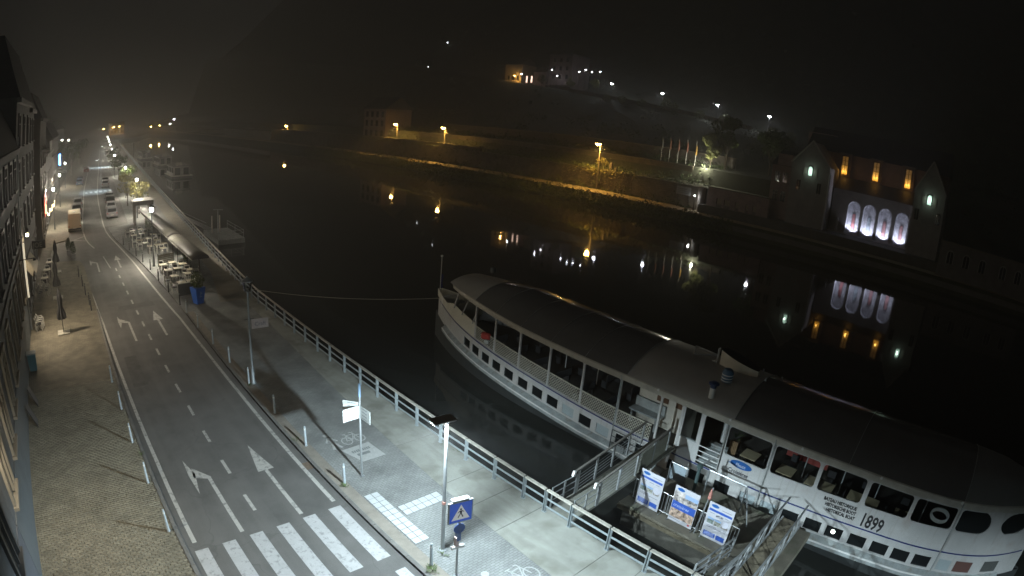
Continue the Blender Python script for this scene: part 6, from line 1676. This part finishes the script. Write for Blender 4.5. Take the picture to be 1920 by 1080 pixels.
# clerestory dormers with orange windows
for c in (28.6, 21.6, 14.45):
    d_ = MB().bb(121.2, 122.4, c - 1.25, c + 1.25, 13.0, 17.6).build('dormer', M_brickred, ch)
    MB().bb(120.9, 122.6, c - 1.45, c + 1.45, 17.6, 17.85).build('dormer_roof', mat('dormer_lead', (.22, .20, .19), .6), d_)
    for k in range(4):
        z0 = 13.5 + .93 * k
        MB().bb(121.14, 121.19, c - .60, c + .60, z0, z0 + .86).build('lit_pane', glow('orange_pane_%d' % k, (1, .42, .01), (1.0, .30, .10, .09)[k]) if True else None, d_)
    fr_ = MB(); fr_.bb(121.10, 121.2, c - .86, c - .72, 13.3, 17.25); fr_.bb(121.10, 121.2, c + .72, c + .86, 13.3, 17.25); fr_.bb(121.1, 121.2, c - .05, c + .05, 13.3, 17.25); fr_.bb(121.1, 121.2, c - .86, c + .86, 17.2, 17.35); fr_.build('window_frame', M_frame_grey, d_)
    lamp('window_glow', 'POINT', (120.7, c, 14.2), 30, (1, .5, .1), ch, size=.2)
# gabled transepts
def gable(yc, wy, z_e, z_a, wz):
    g_ = MB().prismx([(yc - wy, 0), (yc + wy, 0), (yc + wy, z_e), (yc, z_a), (yc - wy, z_e)], 113.0, 121.0).build('gable_wing', M_stone, ch)
    cp_ = MB(); cp_.bar((112.9, yc - wy - .1, z_e), (112.9, yc, z_a + .15), .5, .25); cp_.bar((112.9, yc + wy + .1, z_e), (112.9, yc, z_a + .15), .5, .25); cp_.build('gable_coping', mat('gable_coping', (.40, .37, .34), .85), g_)
    n = 8; w_ = .48; a2 = [(yc + w_, wz)] + [(yc + w_ * math.cos(math.pi * k / n), wz + 1.35 + w_ * math.sin(math.pi * k / n)) for k in range(n + 1)] + [(yc - w_, wz)]
    MB().add([(112.96, y, z) for y, z in a2], [tuple(range(len(a2)))]).build('lit_window', glow('green_pane', (.62, 1.0, .78), .75), g_, fix=False)
    MB().path([(112.95, y, z) for y, z in a2], .09, 5).build('window_frame', M_frame_grey, g_)
    for s in (-1, 1): MB().bb(112.9, 113.05, yc + s * 1.25 - .25, yc + s * 1.25 + .25, wz - .2, wz + 1.5).build('window_shutter', mat('shutter_stone', (.30, .27, .24), .8), g_)
    for s in (-1, 1): 
        w = MB().bb(112.94, 113.02, yc + s * 2.2 - .4, yc + s * 2.2 + .4, wz - 3.2, wz - 1.2).build('dark_window', M_dark_glass, g_)
        MB().bb(112.92, 113.03, yc + s * 2.2 - .05, yc + s * 2.2 + .05, wz - 3.2, wz - 1.2).build('mullion', M_frame_cream, w)
    lamp('window_glow', 'POINT', (112.4, yc, wz + .8), 40, (.7, 1, .8), ch, size=.2)
    return g_
gable(33.7, 4.1, 14.0, 18.6, 11.9); gable(8.6, 3.2, 13.6, 19.3, 11.5)
MB().tube((112.8, 29.5, 2.0), (112.8, 29.4, 13.0), .22, 8).build('downpipe', mat('pale_pipe', (.42, .42, .44), .6), ch)
sh_ = MB(); sh_.lathe([(.3, 0), (.35, .2), (.3, .5), (.22, 1.2), (.35, 1.8), (.3, 2.2), (.12, 2.4), (.2, 2.6), (0, 2.8)], (116.3, 27.4, 2.2), 8); sh_.build('statue', mat('statue_stone', (.38, .36, .36), .8), ch)
ww = thing('convent_wing', 'reddish brick wing with white windows beside the church gable', 'building', (118, 40.3, 0))
MB().bb(115.0, 126, 38.0, 42.7, .2, 12.8).build('wall', M_brickred, ww)
MB().prismy([(114.7, 12.8), (126.3, 12.8), (120.5, 16)], 37.9, 42.9).build('roof', M_slate, ww)
MB().bb(114.6, 116.5, 38.3, 41.5, 12.9, 15.2).build('dormer', M_brickred, ww)
for (y, z) in ((39.6, 9.5), (39.6, 5.6), (41.4, 9.5), (41.4, 5.6)):
    w = MB().bb(114.95, 115.02, y - .5, y + .5, z, z + 2.0).build('window', M_dark_glass, ww)
    q = MB(); q.bb(114.9, 115.0, y - .62, y - .5, z - .1, z + 2.1); q.bb(114.9, 115.0, y + .5, y + .62, z - .1, z + 2.1); q.bb(114.9, 115, y - .05, y + .05, z, z + 2); q.bb(114.9, 115, y - .5, y + .5, z + 1.3, z + 1.4); q.bb(114.9, 115, y - .62, y + .62, z + 2.0, z + 2.12); q.build('frame', M_frame_cream, w)
# forecourt and quay below the church
tag(MB().bb(110.2, 117.2, -60, 56.5, -3.5, 1.9).build('forecourt_quay', mat('quay_dark_stone', (.10, .095, .085), .9, var=.25, scale=.5)), 'stone quay terrace below the church', 'quay', kind='structure')
tag(MB().bb(106.2, 110.2, -60, 56.5, -3.5, -.45).build('lower_quay', mat('lower_quay_stone', (.13, .125, .11), .9, var=.2, scale=.5)), 'low stone quay at the water before the church', 'quay', kind='structure')
aw = thing('arcade_wall', 'low wall with a row of small arched openings right of the church', 'wall', (108, -4, 0))
MB().bb(108.1, 109.8, -14, 4.6, -.5, 6.0).build('masonry', mat('arcade_stone', (.15, .14, .13), .9, var=.25, scale=.6), aw)
MB().bb(107.9, 110, -14.1, 4.7, 6.0, 6.25).build('coping', mat('coping', (.16, .14, .11), .85, var=.2, scale=1), aw)
for yc in (2.4, -.85, -4.15, -8.4, -11.6):
    n = 8; a2 = [(yc + .65, 2.6)] + [(yc + .65 * math.cos(math.pi * k / n), 4.2 + .65 * math.sin(math.pi * k / n)) for k in range(n + 1)] + [(yc - .65, 2.6)]
    o = MB().add([(108.05, y, z) for y, z in a2], [tuple(range(len(a2)))]).build('arch_window', M_dark_glass, aw, fix=False)
    q = MB(); q.path([(108.0, y, z) for y, z in a2], .09, 5); q.bar((108.0, yc, 2.6), (108.0, yc, 4.8), .1); q.build('arch_frame', mat('arch_frame', (.34, .32, .30), .8), o)
# dark villa up the towpath
vl = thing('riverside_house', 'tall dark house behind the towpath beside the third orange lamp', 'house', (125, 204, 0))
MB().bb(122, 134, 196, 213, 0, 17).build('wall', M_brickred, vl); MB().prismy([(121.5, 17), (134.5, 17), (128, 22)], 195.5, 213.5).build('roof', M_slate, vl)
for k in range(4):
    for z in (2, 6, 10, 13.6):
        w = MB().bb(121.93, 122.02, 197.5 + 4 * k, 199.3 + 4 * k, z, z + 2.4).build('window', M_dark_glass, vl)
        MB().bb(121.9, 122.0, 197.3 + 4 * k, 199.5 + 4 * k, z - .25, z - .05).build('sill', M_frame_cream, w)
# hillside road lamps
for i, (x, y, z) in enumerate(((204, 152, 36.3), (206, 127.7, 33.8), (202, 100.2, 31.0), (204, 79.2, 29.3))):
    post_lamp('white hillside road lamp, %s counting down the hill towards the church' % ORD[i], x, y, z - zr(y) - .15, (.88, .92, 1.0), 200, HILL_W, z0=zr(y), r=.5, group='white lamps on the hillside road', spot=True)
for i, (x, y, n) in enumerate(((203.4, 124.0, 520), (203.8, 120.5, 420), (200.5, 96, 420), (198, 75, 420), (196, 148, 420), (198.5, 68, 300), (197.5, 105, 260), (198, 132, 300), (197, 141, 260))):
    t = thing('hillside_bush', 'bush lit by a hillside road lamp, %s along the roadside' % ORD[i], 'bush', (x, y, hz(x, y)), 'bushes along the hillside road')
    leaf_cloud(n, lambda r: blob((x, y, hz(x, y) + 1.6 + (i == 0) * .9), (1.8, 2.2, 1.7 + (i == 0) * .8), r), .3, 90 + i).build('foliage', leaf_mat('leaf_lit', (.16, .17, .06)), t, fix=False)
    MB().tube((x, y, hz(x, y) - .3), (x, y, hz(x, y) + 1.5), .08, 5).build('stem', mat('bark', (.06, .045, .03), .9, var=.3, scale=6), t)
wall_thing('roadside_wall', 'low parapet wall along the hillside road', 199.2, 84, 170, 22, 22, M_rub, cap=False)
pw_ = [o for o in bpy.data.objects if o.get('label') == 'low parapet wall along the hillside road'][0]
for o in kids(pw_): bpy.data.objects.remove(o)
q = MB(); q.strip([(199.4, y, zr(y) - 1.0) for y in (84, 110, 140, 172)], [(199.4, y, zr(y) + .9) for y in (84, 110, 140, 172)]); q.strip([(199.4, y, zr(y) + .9) for y in (84, 110, 140, 172)], [(199.9, y, zr(y) + .9) for y in (84, 110, 140, 172)]); q.build('masonry', M_rub, pw_, fix=False)
# buildings at the top of the road
hb1 = thing('hillside_building', 'tall pinkish building on the hillside lit by white lamps', 'building', (208, 185, 34))
MB().bb(207, 220, 178, 192, 33, 49.5).build('wall', mat('pink_render', (.13, .095, .095), .85, var=.12, scale=.4), hb1)
MB().bb(206.7, 220.3, 177.7, 192.3, 49.5, 50.2).build('roof', M_slate, hb1)
for k in range(3):
    for z in (38, 42, 46):
        w = MB().bb(206.93, 207.02, 180 + 4 * k, 181.5 + 4 * k, z, z + 2.0).build('window', M_dark_glass, hb1); MB().bb(206.9, 207.0, 179.8 + 4 * k, 181.7 + 4 * k, z - .2, z).build('sill', M_frame_cream, w)
hb2 = thing('hillside_building', 'low pinkish annexe in front of the tall hillside building', 'building', (205, 196, 34))
MB().bb(206, 216, 192.5, 201, 33.5, 41).build('wall', mat('pink_render', (.13, .095, .095), .85, var=.12, scale=.4), hb2)
MB().prismy([(205.6, 41), (216.4, 41), (211, 44)], 192.3, 201.3).build('roof', M_slate, hb2)
for k in range(2): MB().bb(205.9, 206.02, 194 + 3.4 * k, 195.2 + 3.4 * k, 36, 38.4).build('door', mat('door_brown', (.10, .06, .05), .6), hb2)
hb3 = thing('hillside_building', 'stone house glowing orange under a lamp on the hillside', 'building', (206, 216, 35))
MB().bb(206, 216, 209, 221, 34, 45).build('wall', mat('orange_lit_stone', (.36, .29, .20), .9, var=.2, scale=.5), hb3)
MB().prismy([(205.5, 45), (216.5, 45), (211, 49)], 208.6, 221.4).build('roof', M_slate, hb3)
for k in range(3): MB().bb(205.93, 206.02, 211 + 3.2 * k, 212.2 + 3.2 * k, 37, 39.2).build('window', M_dark_glass, hb3)
post_lamp('orange wall-side lamp before the glowing hillside house', 203.5, 211.5, 3.6, SODIUM, 120, 1500, z0=35.2, r=.35)
for i, (x, y, z) in enumerate(((202, 205, 39.6), (203, 186.5, 41.9), (202, 182, 38.9), (206, 172.5, 41.5), (207, 169.5, 42.6), (204, 163.5, 41.2), (205, 159.8, 41.6))):
    post_lamp('white lamp by the hilltop buildings, %s counting from the orange house' % ORD[i], x, y, z - zr(y) - .2, (.90, .93, 1.0), 100, 130, z0=zr(y), r=.26, group='white lamps by the hilltop buildings')
for i, y in enumerate((200.4, 197.2)):
    tag(MB().bb(201.0, 201.3, y - .35, y + .35, 35.2, 38.4).build('light_column', glow('salmon_column', (1, .66, .5), 3.0)), 'small glowing light column below the hilltop buildings, %s one' % ('first' if i == 0 else 'second'), 'lamp', 'glowing light columns')
tree('dark round tree before the hilltop buildings', 200.6, 190.0, 6.0, 2.4, z0=33.0, n=500, size=.35, seed=81, m=M_leaf_dk, trunk_h=1.5)
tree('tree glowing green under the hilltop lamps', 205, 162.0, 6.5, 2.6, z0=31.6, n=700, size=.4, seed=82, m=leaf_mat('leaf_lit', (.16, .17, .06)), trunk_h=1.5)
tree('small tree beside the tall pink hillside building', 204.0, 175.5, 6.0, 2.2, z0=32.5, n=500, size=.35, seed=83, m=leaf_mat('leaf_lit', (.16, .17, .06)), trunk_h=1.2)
tag(MB().sheet([(201, 174, 34.05), (206.9, 176, 34.05), (206.9, 192, 34.6), (201, 192, 34.6)]).build('forecourt', mat('forecourt_gravel', (.20, .18, .16), .9, var=.1, scale=1)), 'pale forecourt before the hilltop buildings', 'forecourt', kind='structure')
# far down river
fh = thing('far_house', 'far house glowing orange at the end of the street', 'house', (57, 600, 0))
MB().bb(48, 64, 600, 612, -.2, 9).build('wall', mat('far_render', (.28, .23, .16), .9, var=.1, scale=.3), fh); MB().prismx([(599, 9), (613, 9), (606, 12)], 47.5, 64.5).build('roof', M_slate, fh)
for k in range(4):
    for z in (1.5, 5.2): MB().bb(50 + 3.6 * k, 51.6 + 3.6 * k, 599.9, 600.05, z, z + 2.4).build('window', M_dark_glass, fh)
for i, (x, y, h, c, pw) in enumerate(((37.5, 540, 7.0, SODIUM, 0), (52.0, 590, 7.5, SODIUM, 3500), (57.5, 588, 8, SODIUM, 3500), (82.0, 528, 6.6, SODIUM, 5000), (92.5, 543, 7, SODIUM, 5000), (103, 545, 8, (1, .95, .85), 0), (110, 560, 12, (.9, .95, 1), 0), (158, 600, 6.5, SODIUM, 0), (152, 600, 6.2, SODIUM, 0))):
    post_lamp('%s lamp far down river, %s counting from the street end' % ('orange' if c is SODIUM else 'white', ORD[i]), x, y, h, c, 90, pw, z0=-.2, r=.75, group='far lamps down river')
tag(MB().bb(118, 170, 588, 590, -.3, 4.5).build('far_quay_wall', mat('far_wall', (.22, .22, .21), .9)), 'pale long wall far down river', 'wall')
tree('dark tree by the two far orange lamps', 88, 552, 10, 5, n=400, size=.8, seed=95, m=M_leaf_dk)
for i, (x, y) in enumerate(((116.0, 280), (116.5, 288), (116.3, 293))):
    put(car('parked_car', (silver_p, grey_p, white_p)[i]), x, y, '%s car parked by the farthest towpath lamp across the river' % ('silver', 'grey', 'white')[i], .1)
for i, (x, y) in enumerate(((240, 316), (214.6, 300))):
    post_lamp('tiny lone white light high on the dark hillside, %s one' % ('higher' if i == 0 else 'lower'), x, y, 2.2, (.95, .98, 1), 25, 0, z0=hz(x, y), r=.35 if i == 0 else .22)
# ------------------------------------------------------------------ night haze over river and town
if HAZE > 0:
    hm = bpy.data.materials.new('night_haze'); hm.use_nodes = True
    nt = hm.node_tree
    for n in list(nt.nodes): nt.nodes.remove(n)
    out = nt.nodes.new('ShaderNodeOutputMaterial'); pv = nt.nodes.new('ShaderNodeVolumePrincipled')
    pv.inputs['Color'].default_value = (.92, .92, .90, 1); pv.inputs['Density'].default_value = HAZE; pv.inputs['Anisotropy'].default_value = .35
    nt.links.new(pv.outputs[0], out.inputs['Volume'])
    o = MB().bb(-950, 480, -320, 1450, -6, 290).build('haze', hm); tag(o, 'thin night haze over the river and town', 'haze', kind='stuff')
